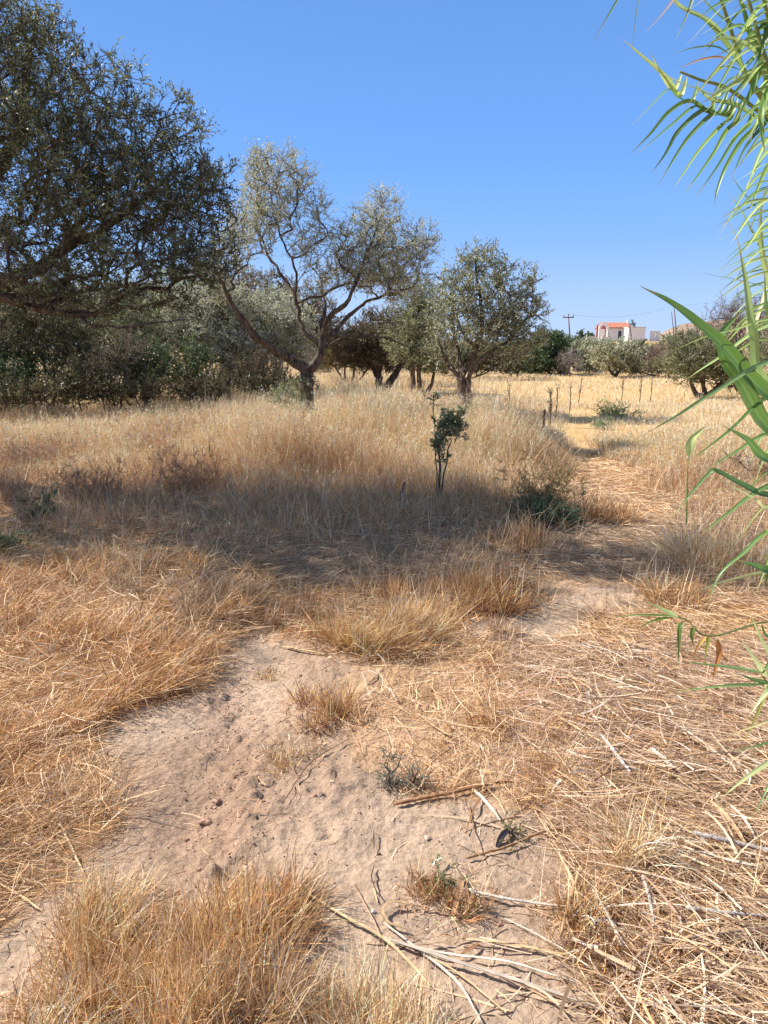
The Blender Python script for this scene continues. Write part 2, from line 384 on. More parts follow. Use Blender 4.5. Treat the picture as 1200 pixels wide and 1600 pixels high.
def straw_mat():
    g = rgen(101); out = []
    # fine lying straw over the whole clearing
    X, Y = scatter(560000, -5.5, 5.5, 0.9, 11.5, g, (1.2, 0.56))
    px, py, bare, semi, trail = maps(X, Y)
    ptch = fbm(X * 2.2, Y * 2.2, 91, 3)
    dens = np.where(bare, 0.03 + 0.09 * (ptch > 0.56), np.where(semi, 0.2 + 0.5 * (ptch > 0.52), 1.0))
    dens = np.where(trail & ~bare, 0.35 + 0.4 * (ptch > .5), dens)
    dens *= np.clip(0.35 + 0.65 * (Y / 3.5), 0.5, 1) 
    k = g.random(len(X)) < dens; X, Y, px, py, ptch, bare = X[k], Y[k], px[k], py[k], ptch[k], bare[k]
    n = len(X)
    flow = 0.5 + 2.6 * (fbm(X * 0.7, Y * 0.7, 95, 2) - 0.5) + (px > 800) * -0.9
    az = flow + g.normal(0, 0.75, n) + pi * (g.random(n) < 0.35)
    L = g.uniform(0.04, 0.2, n) * np.clip(0.7 + Y / 9, 0.7, 1.6) * np.where(bare, 0.6, 1); W = g.uniform(0.0012, 0.0026, n) * np.clip(Y / 3, 0.9, 3)
    z = Hd(X, Y) + g.uniform(0.002, 0.03, n) * np.where(bare, 0.1, 1) + 0.035 * np.clip(ptch - 0.45, 0, 1) * ~bare
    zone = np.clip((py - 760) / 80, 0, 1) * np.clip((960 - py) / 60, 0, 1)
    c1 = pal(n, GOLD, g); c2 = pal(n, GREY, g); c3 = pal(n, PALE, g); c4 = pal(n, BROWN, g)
    r = g.random(n); C = c1
    C = np.where((r < 0.24)[:, None], c4, C); C = np.where((r > np.where(px > 480, .62, .82))[:, None], c3, C)
    C = C * np.exp(g.normal(0, .16, n))[:, None]
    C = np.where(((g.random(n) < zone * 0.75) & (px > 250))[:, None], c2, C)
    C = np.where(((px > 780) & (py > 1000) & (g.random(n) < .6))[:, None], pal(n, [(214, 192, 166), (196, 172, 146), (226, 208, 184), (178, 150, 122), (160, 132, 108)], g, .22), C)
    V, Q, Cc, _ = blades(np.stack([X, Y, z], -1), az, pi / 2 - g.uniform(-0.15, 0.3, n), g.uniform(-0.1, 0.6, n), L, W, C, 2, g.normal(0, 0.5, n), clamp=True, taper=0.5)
    out.append((V, Q, Cc))
    # golden grass combed over to the right on the left bank
    LB = [(-500, 860), (300, 875), (420, 905), (390, 960), (340, 985), (345, 1055), (200, 1110), (150, 1150), (188, 1215), (175, 1300), (60, 1400), (-70, 1480), (-500, 1750)]
    X, Y = scatter(190000, -4.5, 0.2, 1.0, 6.5, g)
    px, py, bare, _, _ = maps(X, Y); k = inpoly(LB, px + 60 * (fbm(X * 2.2, Y * 2.2, 114, 3) - .5) + 30 * (vnoise(X * 13, Y * 13, 115) - .5), py + 40 * (fbm(X * 2.2 + 8, Y * 2.2, 116, 3) - .5)) & (px > -420)
    pt = fbm(X * 2.6, Y * 2.6, 111, 3); k &= g.random(len(X)) < np.clip(0.05 + 3.4 * (pt - 0.40), 0.06, 1) * np.clip(Y / 3.2, 0.4, 1)
    X, Y, pt, px, py = X[k], Y[k], pt[k], px[k], py[k]; n = len(X)
    az = 0.25 + 2.2 * (fbm(X * 0.9, Y * 0.9, 113, 2) - 0.45) + 5.0 * (vnoise(X * 7, Y * 7, 117) - 0.5) * (vnoise(X * 1.7, Y * 1.7, 118) > .35) + g.normal(0, 0.9, n)
    L = g.uniform(0.04, 0.25, n) * (0.2 + 1.25 * pt); W = g.uniform(0.0014, 0.0042, n) * np.clip(Y / 2.6, 0.9, 2.4)
    C = np.where((g.random(n) < 0.2 + 0.45 * sstep(.45, .65, vnoise(X * 1.3, Y * 1.3, 119)))[:, None], pal(n, [(194, 148, 90), (180, 136, 82), (204, 162, 104), (160, 118, 74)], g), pal(n, GOLD + PALE + GREY[:2], g, .3))
    z = Hd(X, Y) + g.uniform(0, 0.05, n)
    out.append(blades(np.stack([X, Y, z], -1), az, g.uniform(0.55, 1.5, n), g.uniform(-0.3, 0.8, n), L, W, C, 3, g.normal(0, 0.6, n), clamp=True)[:3])
    X, Y = scatter(26000, -4.5, 0.2, 1.0, 6.5, g); px, py, bare, _, _ = maps(X, Y); k = inpoly(LB, px, py); X, Y = X[k], Y[k]; n = len(X)
    out.append(blades(np.stack([X, Y, Hd(X, Y) + g.uniform(.02, .10, n)], -1), g.uniform(0, 2 * pi, n), g.uniform(1.1, 1.7, n), g.uniform(-.3, .5, n), g.uniform(.05, .25, n), g.uniform(.0016, .0028, n) * np.clip(Y / 2.6, .9, 1.6), pal(n, PALE + GOLD + BROWN + [(120, 92, 66)], g, .28), 3, g.normal(0, .6, n), clamp=True)[:3])
    # thin upright wisps through the mat
    X, Y = scatter(75000, -5.5, 5.5, 1.0, 10.5, g, (1.2, 0.56)); px, py, bare, semi, trail = maps(X, Y)
    pt = fbm(X * 1.6, Y * 1.6, 121, 3)
    k = ~bare & ~trail & (g.random(len(X)) < np.where(semi, 0.12, np.clip(2.4 * (pt - 0.38) + .5 * ((py > 745) & (py < 880) & (px < 860)), 0.05, 1)) * np.clip(Y / 3, 0.35, 1)); X, Y, pt, px, py = X[k], Y[k], pt[k], px[k], py[k]; n = len(X)
    L = g.uniform(0.08, 0.3, n) * (0.5 + pt) * np.where(py < 960, 1.15, .85) * np.where(py < 860, 1.35, 1); W = g.uniform(0.0014, 0.0024, n) * np.clip(Y / 3, 0.9, 2.6)
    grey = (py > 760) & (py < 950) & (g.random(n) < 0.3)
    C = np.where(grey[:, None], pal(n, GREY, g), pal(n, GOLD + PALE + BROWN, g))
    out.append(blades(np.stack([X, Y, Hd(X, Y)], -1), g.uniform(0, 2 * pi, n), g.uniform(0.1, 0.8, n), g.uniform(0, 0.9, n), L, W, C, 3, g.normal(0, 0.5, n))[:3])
    return stuff('dry_grass', out, M_STRAW, 'short dry grass and straw matted over the clearing floor', 'grass')
straw_mat()

def tall_grass():
    g = rgen(202); out = []
    def height(px, py, X, Y):
        h = 0.80 * sstep(805, 715, py + 50 * (fbm(X * 1.3, Y * 1.3, 134, 3) - .5))
        wl = sstep(460, 180, px + 60 * (fbm(X * .9, Y * .9, 133, 3) - .5)); h = h * (1 - wl) + wl * 0.74 * sstep(790, 650, py)
        right = sstep(790, 905, px)
        h = h * (1 - right) + right * (0.42 * sstep(800, 640, py) + 0.18 * sstep(980, 1100, px) * sstep(860, 760, py))
        h = h * (1 - .36 * sstep(10.5, 13, Y)) * (1 - .5 * sstep(620, 700, px) * sstep(11.5, 14.5, Y))
        return h * (0.72 + 0.5 * fbm(X * 0.7, Y * 0.7, 131, 3))
    for (n0, y0, y1, wd, dist) in ((330000, 7.0, 13, (2.2, 0.58), 0), (170000, 13, 22, (3, 0.58), 1), (120000, 22, 46, (4, 0.6), 2), (60000, 46, 75, (5, 0.6), 3)):
        half = wd[0] + wd[1] * y1
        X, Y = scatter(n0, -half, half, y0, y1, g, wd); px, py, bare, semi, trail = maps(X, Y)
        h = height(px, py, X, Y); hh = h * np.exp(g.normal(0, 0.16, len(X)))
        hh = np.where(dist >= 2, hh * 0.9, hh)
        pt = fbm(X * 1.5, Y * 1.5, 141, 3)
        k = (hh > 0.1) & ~(trail & (py > 700)) & (g.random(len(X)) < np.clip(0.3 + 2.2 * (pt - 0.36), 0.15, 1))
        # a worn line through the far grass
        k &= ~((np.abs(px - (900 + 0.25 * (700 - py))) < 22) & (py < 705) & (g.random(len(X)) < 0.85) & (py > 640))
        hh = np.maximum(hh * np.where(g.random(len(X)) < .04, 1.25, 1), 0)
        X, Y, hh, px, py, pt = X[k], Y[k], hh[k], px[k], py[k], pt[k]; n = len(X)
        W = g.uniform(0.0028, 0.0050, n) * np.clip(Y / 10, 0.85, 7)
        gold = pal(n, GOLD + ORGY, g, 0.28); pale = pal(n, PALE, g, 0.2); br = pal(n, BROWN + [(186, 152, 128), (176, 146, 124), (194, 160, 122)], g, 0.15)
        brown_zone = sstep(0.5, 0.62, fbm(X * 0.8 + 9, Y * 0.8, 151, 3)) * (0.2 + 0.35 * sstep(700, 760, py) + 0.25 * (px < 330))
        C = np.where((g.random(n) < (0.5 + 0.3 * (dist > 0)))[:, None], pale, gold) * np.where(g.random(n) < .25, 1.2, 1.0)[:, None]; C = np.minimum(C * np.array([1.1, 1.12, 1.14]), .82)
        C = np.where((g.random(n) < np.clip(brown_zone, 0, 0.9))[:, None], br, C)
        C = np.where((g.random(n) < 0.02)[:, None], pal(n, [(128, 132, 84), (146, 146, 100)], g), C)
        az = g.uniform(0, 2 * pi, n); flop = (fbm(X * 1.1, Y * 1.1, 161, 2) > 0.6)
        th = np.abs(g.normal(0.05, 0.17, n)) + flop * g.uniform(0, 0.7, n)
        B = np.stack([X, Y, Hd(X, Y)], -1)
        V, Q, Cc, tip = blades(B, az, th, g.uniform(0.05, 0.75, n), hh, W, C, 4 if dist == 0 else 3, g.normal(0, 0.3, n), taper=0.8)
        out.append((V, Q, Cc))
        if dist < 3:
            s = g.random(n) < (0.38 if dist == 0 else 0.25); T_ = tip[s]; m = len(T_)
            for q in range(3 if dist == 0 else 1):
                a2 = g.uniform(0, 2 * pi, m); L2 = g.uniform(0.025, 0.06, m) * (1 + 0.5 * dist)
                B2 = T_ - np.stack([0 * a2, 0 * a2, g.uniform(0, 0.1, m)], -1)
                out.append(blades(B2, a2, g.uniform(0.3, 1.4, m), 0.8, L2, W[s] * 1.5, np.minimum(C[s] * 1.03, 0.72), 2)[:3])
    return stuff('tall_grass', out, M_STRAW, 'tall golden dry grass filling the field beyond the clearing', 'grass')
tall_grass()
# ------------------------------------------------------------------ trees
def grow(limbs, targets, seed, step=0.2, wander=0.12, tip_r=0.0035, p=2.35):
    """limbs: list of (points, r0, r1) in world coordinates; targets: twig tips. returns nodes, parent, radius, tip ids"""
    g = rgen(seed); P = []; par = []; rmin = []; lim = []
    for pts, r0, r1 in limbs:
        pts = np.asarray(pts, float); Ln = np.sum(np.linalg.norm(np.diff(pts, axis=0), axis=1)); n = max(4, int(Ln / 0.12))
        s = smoothline(pts, n); s[1:-1] += g.normal(0, 0.012, (n - 2, 3))
        if P:
            d = np.linalg.norm(np.array(P) - s[0], axis=1); prev = int(np.argmin(d)); start = 1 if d[prev] < 0.12 else 0
        else: prev = -1; start = 0
        for q in range(start, n):
            P.append(s[q]); par.append(prev); prev = len(P) - 1; rmin.append(r0 + (r1 - r0) * q / (n - 1)); lim.append(True)
    P0 = P[0]; T = np.asarray(targets); T = T[np.argsort(np.linalg.norm(T - P0, axis=1) + g.normal(0, 0.15, len(T)))]
    cap = len(P) + len(T) * 14; A = np.zeros((cap, 3)); A[:len(P)] = P; cnt = len(P); tips = []
    par = par + [0] * (cap - cnt); rmin = rmin + [0] * (cap - cnt)
    rd = np.zeros(cap); rd[:cnt] = np.linalg.norm(A[:cnt] - P0, axis=1)
    for t in T:
        dt = np.linalg.norm(t - P0); d = np.linalg.norm(A[:cnt] - t, axis=1)
        sc = d * (1 + 0.8 * (rd[:cnt] > dt)) + 0.0; sc[:3] += 5
        i = int(np.argmin(sc)); a = A[i]; D = d[i]; n = int(min(12, max(2, round(D / step))))
        mid = (a + t) / 2 + g.normal(0, wander * D, 3) + np.array([0, 0, 0.06 * D])
        prev = i
        for q in range(1, n + 1):
            u = q / n; pt = (1 - u) ** 2 * a + 2 * u * (1 - u) * mid + u * u * t
            if q < n: pt = pt + g.normal(0, 0.015 * min(1, D * 2), 3)
            A[cnt] = pt; par[cnt] = prev; rd[cnt] = np.linalg.norm(pt - P0); prev = cnt; cnt += 1
        tips.append(prev)
    A = A[:cnt]; par = np.array(par[:cnt]); rmin = np.array(rmin[:cnt])
    acc = np.zeros(cnt); r = np.zeros(cnt)
    for i in range(cnt - 1, -1, -1):
        base = acc[i] if acc[i] > 0 else tip_r ** p
        ri = base ** (1 / p); ri = min(max(ri, rmin[i]), rmin[i] * 1.05 if rmin[i] > 0 else 9); r[i] = ri
        if par[i] >= 0: acc[par[i]] += ri ** p
    return A, par, r, np.array(tips)
def wood(mb, A, par, r, seed, nbig=10, tint=(1, 1, 1)):
    n = len(A); kids = [[] for _ in range(n)]
    for i in range(n):
        if par[i] >= 0: kids[par[i]].append(i)
    starts = [i for i in range(n) if par[i] < 0]; done = 0
    while starts:
        s = starts.pop(); chain = [s] if par[s] < 0 else [par[s], s]; c = s
        while kids[c]:
            k = max(kids[c], key=lambda q: r[q])
            for q in kids[c]:
                if q != k: starts.append(q)
            chain.append(k); c = k
        if len(chain) < 2: continue
        rr = r[chain].copy(); rr[0] = min(rr[0], rr[1] * 1.25)
        R = rr.max(); m = nbig if R > 0.035 else (6 if R > 0.012 else 4)
        mb.tube(A[chain], rr, m, tint, rough=0.42 if R > 0.035 else 0.1, seed=seed + done); done += 1
def sprays(mbL, mbW, tips, dirs, seed, m=4, k=7, ls=0.22, leaf=(0.05, 0.011), cols=None, up=0.25, spread=0.8, jit=0.2, droop=0.0, tw=0.0022, wcol=(1, 1, 1)):
    g = rgen(seed); n = len(tips); tp = np.repeat(tips, m, 0); d = np.repeat(dirs, m, 0)
    d = d * (1 - spread * 0.5) + g.normal(0, spread, (n * m, 3)) * 0.6 + np.array([0, 0, up]); d /= np.linalg.norm(d, axis=1)[:, None]
    ll = g.uniform(0.5, 1.25, n * m) * ls
    st = tp - d * (ll * g.uniform(0, 0.3, n * m))[:, None]
    if tw > 0:
        sx = np.cross(d, [0.3, 0.2, 0.9]); sx /= np.linalg.norm(sx, axis=1)[:, None]; sy = np.cross(d, sx)
        e = st + d * ll[:, None]; r0 = tw
        V = np.stack([st + sx * r0, st - sx * r0 * .5 + sy * r0 * .8, st - sx * r0 * .5 - sy * r0 * .8, e], 1)
        i = np.arange(n * m)[:, None] * 4
        Q = np.concatenate([i + [0, 1, 3, 3], i + [1, 2, 3, 3], i + [2, 0, 3, 3]], 0)
        # four real corners per face: split the end point
        V = np.concatenate([V, (e + sy * r0 * 0.3)[:, None]], 1); i = np.arange(n * m)[:, None] * 5
        Q = np.concatenate([i + [0, 1, 4, 3], i + [1, 2, 4, 3], i + [2, 0, 3, 4]], 0)
        mbW.add(V.reshape(-1, 3), Q, wcol)
    u = (np.arange(k) + 0.6) / k
    B = st[:, None, :] + d[:, None, :] * (ll[:, None] * u[None, :])[:, :, None]
    ld = d[:, None, :] * 0.95 + g.normal(0, 0.55, (n * m, k, 3)); ld[..., 2] -= droop; ld /= np.linalg.norm(ld, axis=2)[..., None]
    B = B.reshape(-1, 3); ld = ld.reshape(-1, 3); N = len(B)
    sd = np.cross(ld, g.normal(0, 1, (N, 3))); sd /= np.linalg.norm(sd, axis=1)[:, None]; nn = np.cross(ld, sd)
    L = (leaf[0] * g.uniform(0.6, 1.2, N))[:, None]; W = (leaf[1] * g.uniform(0.7, 1.2, N))[:, None] / 2
    V = np.stack([B, B + ld * L * 0.5 + sd * W + nn * W * 0.4, B + ld * L, B + ld * L * 0.5 - sd * W + nn * W * 0.4], 1)
    Q = np.arange(N)[:, None] * 4 + np.array([0, 1, 2, 3])
    cl = np.repeat(np.exp(rgen(seed + 1).normal(0, jit, n)), m * k)
    C = pal(N, cols, g, 0.12) * cl[:, None]
    mbL.add(V.reshape(-1, 3), Q, np.repeat(np.clip(C, 0, 0.8), 4, 0))
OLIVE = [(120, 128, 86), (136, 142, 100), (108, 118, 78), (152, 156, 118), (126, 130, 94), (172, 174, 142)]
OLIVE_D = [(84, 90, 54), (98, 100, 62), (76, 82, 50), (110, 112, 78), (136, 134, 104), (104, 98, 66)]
OLIVE_S = [(184, 188, 158), (198, 200, 176), (168, 174, 138), (212, 212, 192), (154, 162, 122), (188, 188, 148)]
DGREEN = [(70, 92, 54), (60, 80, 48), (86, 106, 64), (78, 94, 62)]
BGREEN = [(92, 112, 66), (80, 100, 60), (108, 122, 80)]
TWIGGY = [(142, 122, 110), (128, 108, 98), (156, 138, 122), (112, 96, 84)]
def inell(c, r, n, g, shell=0.25):
    d = g.normal(0, 1, (n, 3)); d /= np.linalg.norm(d, axis=1)[:, None]
    return np.asarray(c) + d * np.asarray(r) * (g.random(n) ** shell)[:, None]
def pxell(cx, cy, rx, ry, Y, depth=None, dy=0.0):
    c = U(cx, cy, Y + dy); s = Y / F * 1.0
    return c, np.array([rx * s, (depth if depth else (rx + ry) / 2 * s), ry * s])
def make_tree(name, base, limbs, blobs, label, cat, group, seed, per=1.0, cols=OLIVE, leaf=(0.05, 0.012), m=4, k=7, ls=0.22, dens=26,
              up=0.25, tip_r=0.0035, shell=0.3, wander=0.12, spread=0.8, parts=('trunk', 'crown'), jit=0.2, droop=0.0, tint=(1, 1, 1), bark=None, tw=0.0022):
    g = rgen(seed); T = []
    for bb_ in blobs:
        c, r = bb_[0], bb_[1]; vol = r[0] * r[1] * r[2] * 4.19; n = max(5, int(dens * vol ** 0.8 * per * (bb_[2] if len(bb_) > 2 else 1))); T.append(inell(c, r, n, g, shell))
    T = np.vstack(T); T = T[T[:, 2] > H(T[:, 0], T[:, 1]) + 0.12]
    A, par, r, tips = grow(limbs, T, seed + 5, step=0.2 if ls < 0.3 else 0.4, wander=wander, tip_r=tip_r)
    root = thing(name, base, label, cat, group)
    W = MB(); wood(W, A, par, r, seed, tint=tint); Lm = MB()
    tp = A[tips]; dr = tp - A[par[tips]]; dr /= np.linalg.norm(dr, axis=1)[:, None] + 1e-9
    sprays(Lm, W, tp, dr, seed + 9, m, k, ls, leaf, cols, up, spread, jit, droop, tw, tint)
    W.build(parts[0], bark or M_BARK, root); Lm.build(parts[1], M_OLIVE, root, smooth=False)
    return root
def L_(pxs, Y, z=None, dy=None):
    return [U(a, b, Y + (dy[i] if dy else 0)) for i, (a, b) in enumerate(pxs)]
def groundpt(px, Y):
    p = U(px, 600, Y); return np.array([p[0], Y, float(H(p[0], Y))])

# big olive reaching in from the left; its trunk stands outside the frame
tr = np.array([-5.5, 8.7, 0.0])
limbs = [([tr + (0, 0, -.1), tr + (.1, 0, .8), tr + (.15, -.1, 1.5)], .28, .22),
         ([tr + (.15, -.1, 1.5), (-4.7, 8.4, 2.15), U(0, 462, 8.0), U(60, 480, 7.8), U(120, 492, 7.7), U(200, 478, 7.6)], .10, .012),
         ([tr + (.15, -.1, 1.5), (-4.9, 8.3, 2.5), U(0, 438, 7.8), U(50, 420, 7.8), U(110, 385, 7.9), U(200, 330, 8.0), U(280, 260, 8.2)], .12, .012),
         ([tr + (.1, 0, 1.4), (-5.2, 8.8, 3.0), U(10, 250, 8.9), U(40, 120, 9.0), U(60, 20, 9)], .13, .02),
         ([U(60, 480, 7.8), U(130, 455, 8.2), U(220, 440, 8.6)], .035, .006),
         ([tr + (.1, 0, 1.3), (-6.0, 7.6, 2.8), (-6.0, 6.8, 3.8)], .12, .02),
         ([U(120, 492, 7.7), U(160, 510, 7.4), U(240, 505, 7.2), U(300, 500, 7.1)], .02, .004)]
bl = [pxell(60, 130, 80, 110, 8.6, 1.1), pxell(150, 200, 110, 100, 8.3, 1.2), pxell(60, 290, 110, 110, 8.0, 1.3), pxell(230, 270, 90, 80, 8.2, 1.1),
      pxell(180, 340, 130, 70, 7.9, 1.3), pxell(300, 330, 62, 75, 8.2, 1.0), pxell(250, 415, 100, 50, 7.8, 1.1), pxell(80, 420, 110, 50, 7.6, 1.2),
      pxell(-90, 100, 120, 150, 8.6, 1.4), pxell(-130, 330, 130, 130, 8.2, 1.5), pxell(340, 290, 25, 50, 8.2, .5), pxell(150, 470, 150, 26, 7.6, .9),
      pxell(20, 40, 60, 60, 8.8, .8), pxell(280, 195, 45, 35, 8.2, .6), pxell(-300, 250, 120, 160, 8.5, 1.5), pxell(330, 405, 45, 45, 8, .7),
      (np.array([-4.2, 7.0, 3.6]), np.array([.9, .6, .9])), (np.array([-5.5, 6.9, 4.2]), np.array([1.3, .9, 1.0]), .5), (np.array([-5.0, 7.1, 5.7]), np.array([1.1, .8, .6]), .5), (np.array([-7.8, 7.4, 4.2]), np.array([1.4, 1.1, 1.0]), .5), (np.array([-8.6, 7.3, 4.8]), np.array([1.2, 1.2, 1.0]), .5), (np.array([-8.2, 6.8, 4.4]), np.array([1.3, .9, .9]), .5), (np.array([-3.9, 7.6, 6.1]), np.array([.9, .7, .5])), (np.array([-3.7, 7.3, 5.3]), np.array([.6, .5, .6])), (np.array([-6.6, 7, 6.2]), np.array([1.3, 1.2, .8]), .5)]
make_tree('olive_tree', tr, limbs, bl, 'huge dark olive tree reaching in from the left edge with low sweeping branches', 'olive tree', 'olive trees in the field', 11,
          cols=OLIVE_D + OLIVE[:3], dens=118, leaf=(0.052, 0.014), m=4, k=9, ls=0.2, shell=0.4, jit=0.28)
# forked olive in the middle
Y = 12.6; b = groundpt(474, Y)
limbs = [([b + (0, 0, -.1), U(480, 640, Y), U(478, 600, Y), U(480, 578, Y)], .14, .105),
         ([U(480, 580, Y), U(455, 562, Y), U(428, 545, Y - .1), U(405, 530, Y - .2), U(385, 505, Y - .3), U(368, 485, Y - .3), U(350, 450, Y - .4), U(332, 410, Y - .4)], .085, .016),
         ([U(480, 580, Y), U(497, 560, Y), U(503, 540, Y), U(503, 500, Y + .1), U(506, 490, Y + .1)], .085, .04),
         ([U(503, 540, Y), U(478, 522, Y + .1), U(470, 500, Y + .2), U(463, 470, Y + .2), U(463, 420, Y + .1), U(445, 385, Y), U(430, 340, Y), U(420, 290, Y)], .036, .008),
         ([U(463, 465, Y + .2), U(440, 430, Y + .5), U(415, 390, Y + .7), U(395, 330, Y + .8)], .03, .01),
         ([U(505, 530, Y), U(512, 500, Y - .1), U(528, 482, Y - .2), U(545, 470, Y - .3), U(560, 430, Y - .3), U(580, 380, Y - .2), U(600, 330, Y)], .05, .008),
         ([U(508, 535, Y), U(530, 508, Y + .2), U(552, 488, Y + .4), U(575, 470, Y + .5), U(600, 460, Y + .5), U(625, 430, Y + .5), U(645, 390, Y + .5)], .045, .012),
         ([U(512, 542, Y), U(535, 528, Y - .3), U(562, 523, Y - .5), U(595, 526, Y - .6), U(638, 541, Y - .7)], .025, .006)]
bl = [pxell(432, 270, 42, 42, Y, .6), pxell(408, 300, 30, 40, Y + .3, .5), pxell(478, 300, 26, 35, Y, .4), pxell(500, 345, 16, 30, Y, .3), pxell(440, 330, 45, 30, Y, .6),
      pxell(590, 350, 42, 42, Y, .7), pxell(620, 400, 52, 45, Y, .8), pxell(570, 410, 50, 50, Y, .9), pxell(660, 385, 22, 35, Y, .4), pxell(610, 440, 65, 28, Y, .8),
      pxell(535, 400, 30, 50, Y, .6), pxell(400, 350, 45, 50, Y + .3, .6), pxell(480, 385, 35, 35, Y, .5), pxell(365, 380, 38, 50, Y, .6), pxell(340, 430, 40, 45, Y, .5),
      pxell(500, 440, 30, 30, Y + .3, .5), pxell(600, 315, 20, 22, Y, .3), pxell(400, 250, 22, 22, Y, .3)]
make_tree('olive_tree', b, limbs, bl, 'silvery olive tree forking low into a leaning left limb and several right limbs', 'olive tree', 'olive trees in the field', 23,
          cols=OLIVE_S, dens=140, leaf=(0.052, 0.0145), m=4, k=9, ls=0.25, shell=0.45, droop=0.15, jit=0.15)
# rounded olive right of it
Y = 17.8; b = groundpt(726, Y)
limbs = [([b + (0, 0, -.1), U(727, 630, Y), U(722, 600, Y), U(720, 588, Y)], .13, .10),
         ([b + (.08, -.12, -.1), U(733, 630, Y - .15), U(732, 600, Y - .15), U(738, 578, Y - .2), U(760, 555, Y - .3), U(800, 530, Y)], .08, .02),
         ([U(720, 590, Y), U(705, 575, Y), U(692, 550, Y), U(680, 515, Y)], .07, .02),
         ([U(720, 590, Y), U(738, 560, Y), U(750, 520, Y), U(752, 480, Y), U(745, 430, Y), U(742, 400, Y)], .07, .014),
         ([U(722, 588, Y), U(715, 550, Y + .5), U(705, 500, Y + .6), U(710, 470, Y + .6)], .07, .02),
         ([U(750, 520, Y), U(785, 490, Y + .3), U(815, 460, Y + .4)], .06, .02)]
bl = [pxell(742, 408, 30, 28, Y, .6), pxell(706, 440, 24, 24, Y, .5), pxell(782, 425, 22, 28, Y, .5), pxell(822, 446, 24, 26, Y, .5), pxell(748, 460, 52, 36, Y, 1.0),
      pxell(800, 490, 42, 34, Y, .9), pxell(838, 482, 18, 20, Y, .4), pxell(702, 500, 40, 40, Y, .9), pxell(758, 515, 50, 34, Y, 1.1), pxell(820, 528, 32, 26, Y, .7),
      pxell(690, 548, 28, 18, Y, .6), pxell(790, 552, 36, 18, Y, .7), pxell(768, 395, 12, 16, Y, .3)]
make_tree('olive_tree', b, limbs, bl, 'dense rounded olive tree on two grey stems right of the forked olive', 'olive tree', 'olive trees in the field', 37,
          cols=OLIVE + OLIVE_S[:2], dens=96, leaf=(0.075, 0.024), m=4, k=8, ls=0.26, shell=0.5, tip_r=0.005)

def bush(name, px0, Y, blobs, label, cat, group, seed, cols, dens=14, leaf=(0.09, 0.03), m=4, k=8, ls=0.35, stems=3, shell=0.5, trunk=0.06, **kw):
    b = groundpt(px0, Y); g = rgen(seed); bb = [pxell(*q) for q in blobs]; L = []
    for i in range(stems):
        c = bb[i % len(bb)][0]; L.append(([b + (g.normal(0, .12), g.normal(0, .1), -.1), b * .55 + c * .45 + (0, 0, -.05) + g.normal(0, .1, 3), c], trunk * g.uniform(.7, 1.1), trunk * .25))
    return make_tree(name, b, L, bb, label, cat, group, seed, cols=cols, dens=dens * (3.6 if dens < 30 else 1.6 if dens < 60 else 1), leaf=leaf, m=m, k=k, ls=ls, shell=shell, tip_r=0.006, tw=0.004, **kw)
HG = 'olives and shrubs of the left hedgerow'
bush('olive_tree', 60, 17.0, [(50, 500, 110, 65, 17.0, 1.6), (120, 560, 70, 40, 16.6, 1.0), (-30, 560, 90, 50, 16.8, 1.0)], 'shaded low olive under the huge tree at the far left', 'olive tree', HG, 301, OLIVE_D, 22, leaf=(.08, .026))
bush('olive_tree', 215, 19.5, [(210, 500, 70, 40, 19.5, 1.4), (190, 560, 60, 35, 19.2, 1.1)], 'grey green olive with a broad low top right of the shaded one', 'olive tree', HG, 302, OLIVE, 22, leaf=(.085, .028))
bush('olive_tree', 330, 20.5, [(320, 478, 62, 42, 20.5, 1.5), (300, 530, 62, 45, 20.2, 1.4), (360, 540, 50, 40, 20.3, 1.3), (350, 490, 50, 40, 20.6, 1.3)], 'pale silver olive directly behind the leaning left limb', 'olive tree', HG, 303, OLIVE_S, 26, leaf=(.085, .028))
bush('olive_tree', 430, 21.5, [(430, 500, 55, 45, 21.5, 1.4), (410, 550, 55, 35, 21.2, 1.2), (455, 530, 42, 38, 21.5, 1.2)], 'silver green olive behind the fork of the middle olive', 'olive tree', HG, 304, OLIVE_S, 24, leaf=(.085, .028))
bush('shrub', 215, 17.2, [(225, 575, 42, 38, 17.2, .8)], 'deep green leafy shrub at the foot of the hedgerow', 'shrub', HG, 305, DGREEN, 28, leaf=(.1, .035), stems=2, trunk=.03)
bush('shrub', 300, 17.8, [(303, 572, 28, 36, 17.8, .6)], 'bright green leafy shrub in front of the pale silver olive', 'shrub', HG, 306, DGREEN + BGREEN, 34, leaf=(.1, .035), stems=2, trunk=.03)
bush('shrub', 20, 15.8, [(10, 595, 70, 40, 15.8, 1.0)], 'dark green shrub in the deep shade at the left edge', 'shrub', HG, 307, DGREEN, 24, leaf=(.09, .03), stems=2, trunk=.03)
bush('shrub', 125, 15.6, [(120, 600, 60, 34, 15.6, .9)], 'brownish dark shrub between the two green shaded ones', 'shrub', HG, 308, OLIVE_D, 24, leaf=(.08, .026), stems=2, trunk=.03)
bush('dead_shrub', 175, 15.9, [(175, 590, 45, 50, 15.9, .7), (200, 545, 30, 30, 16, .6)], 'leafless purplish grey bramble in front of the hedgerow', 'dead shrub', HG, 309, TWIGGY, 40, leaf=(.07, .008), stems=5, trunk=.02, up=0.5)
bush('dead_shrub', 400, 18.6, [(400, 585, 60, 26, 18.6, .7)], 'dry brown undergrowth left of the forked trunk', 'dead shrub', HG, 310, [(112, 98, 72), (96, 84, 60), (128, 112, 84)], 30, leaf=(.08, .015), stems=4, trunk=.02, up=.5)
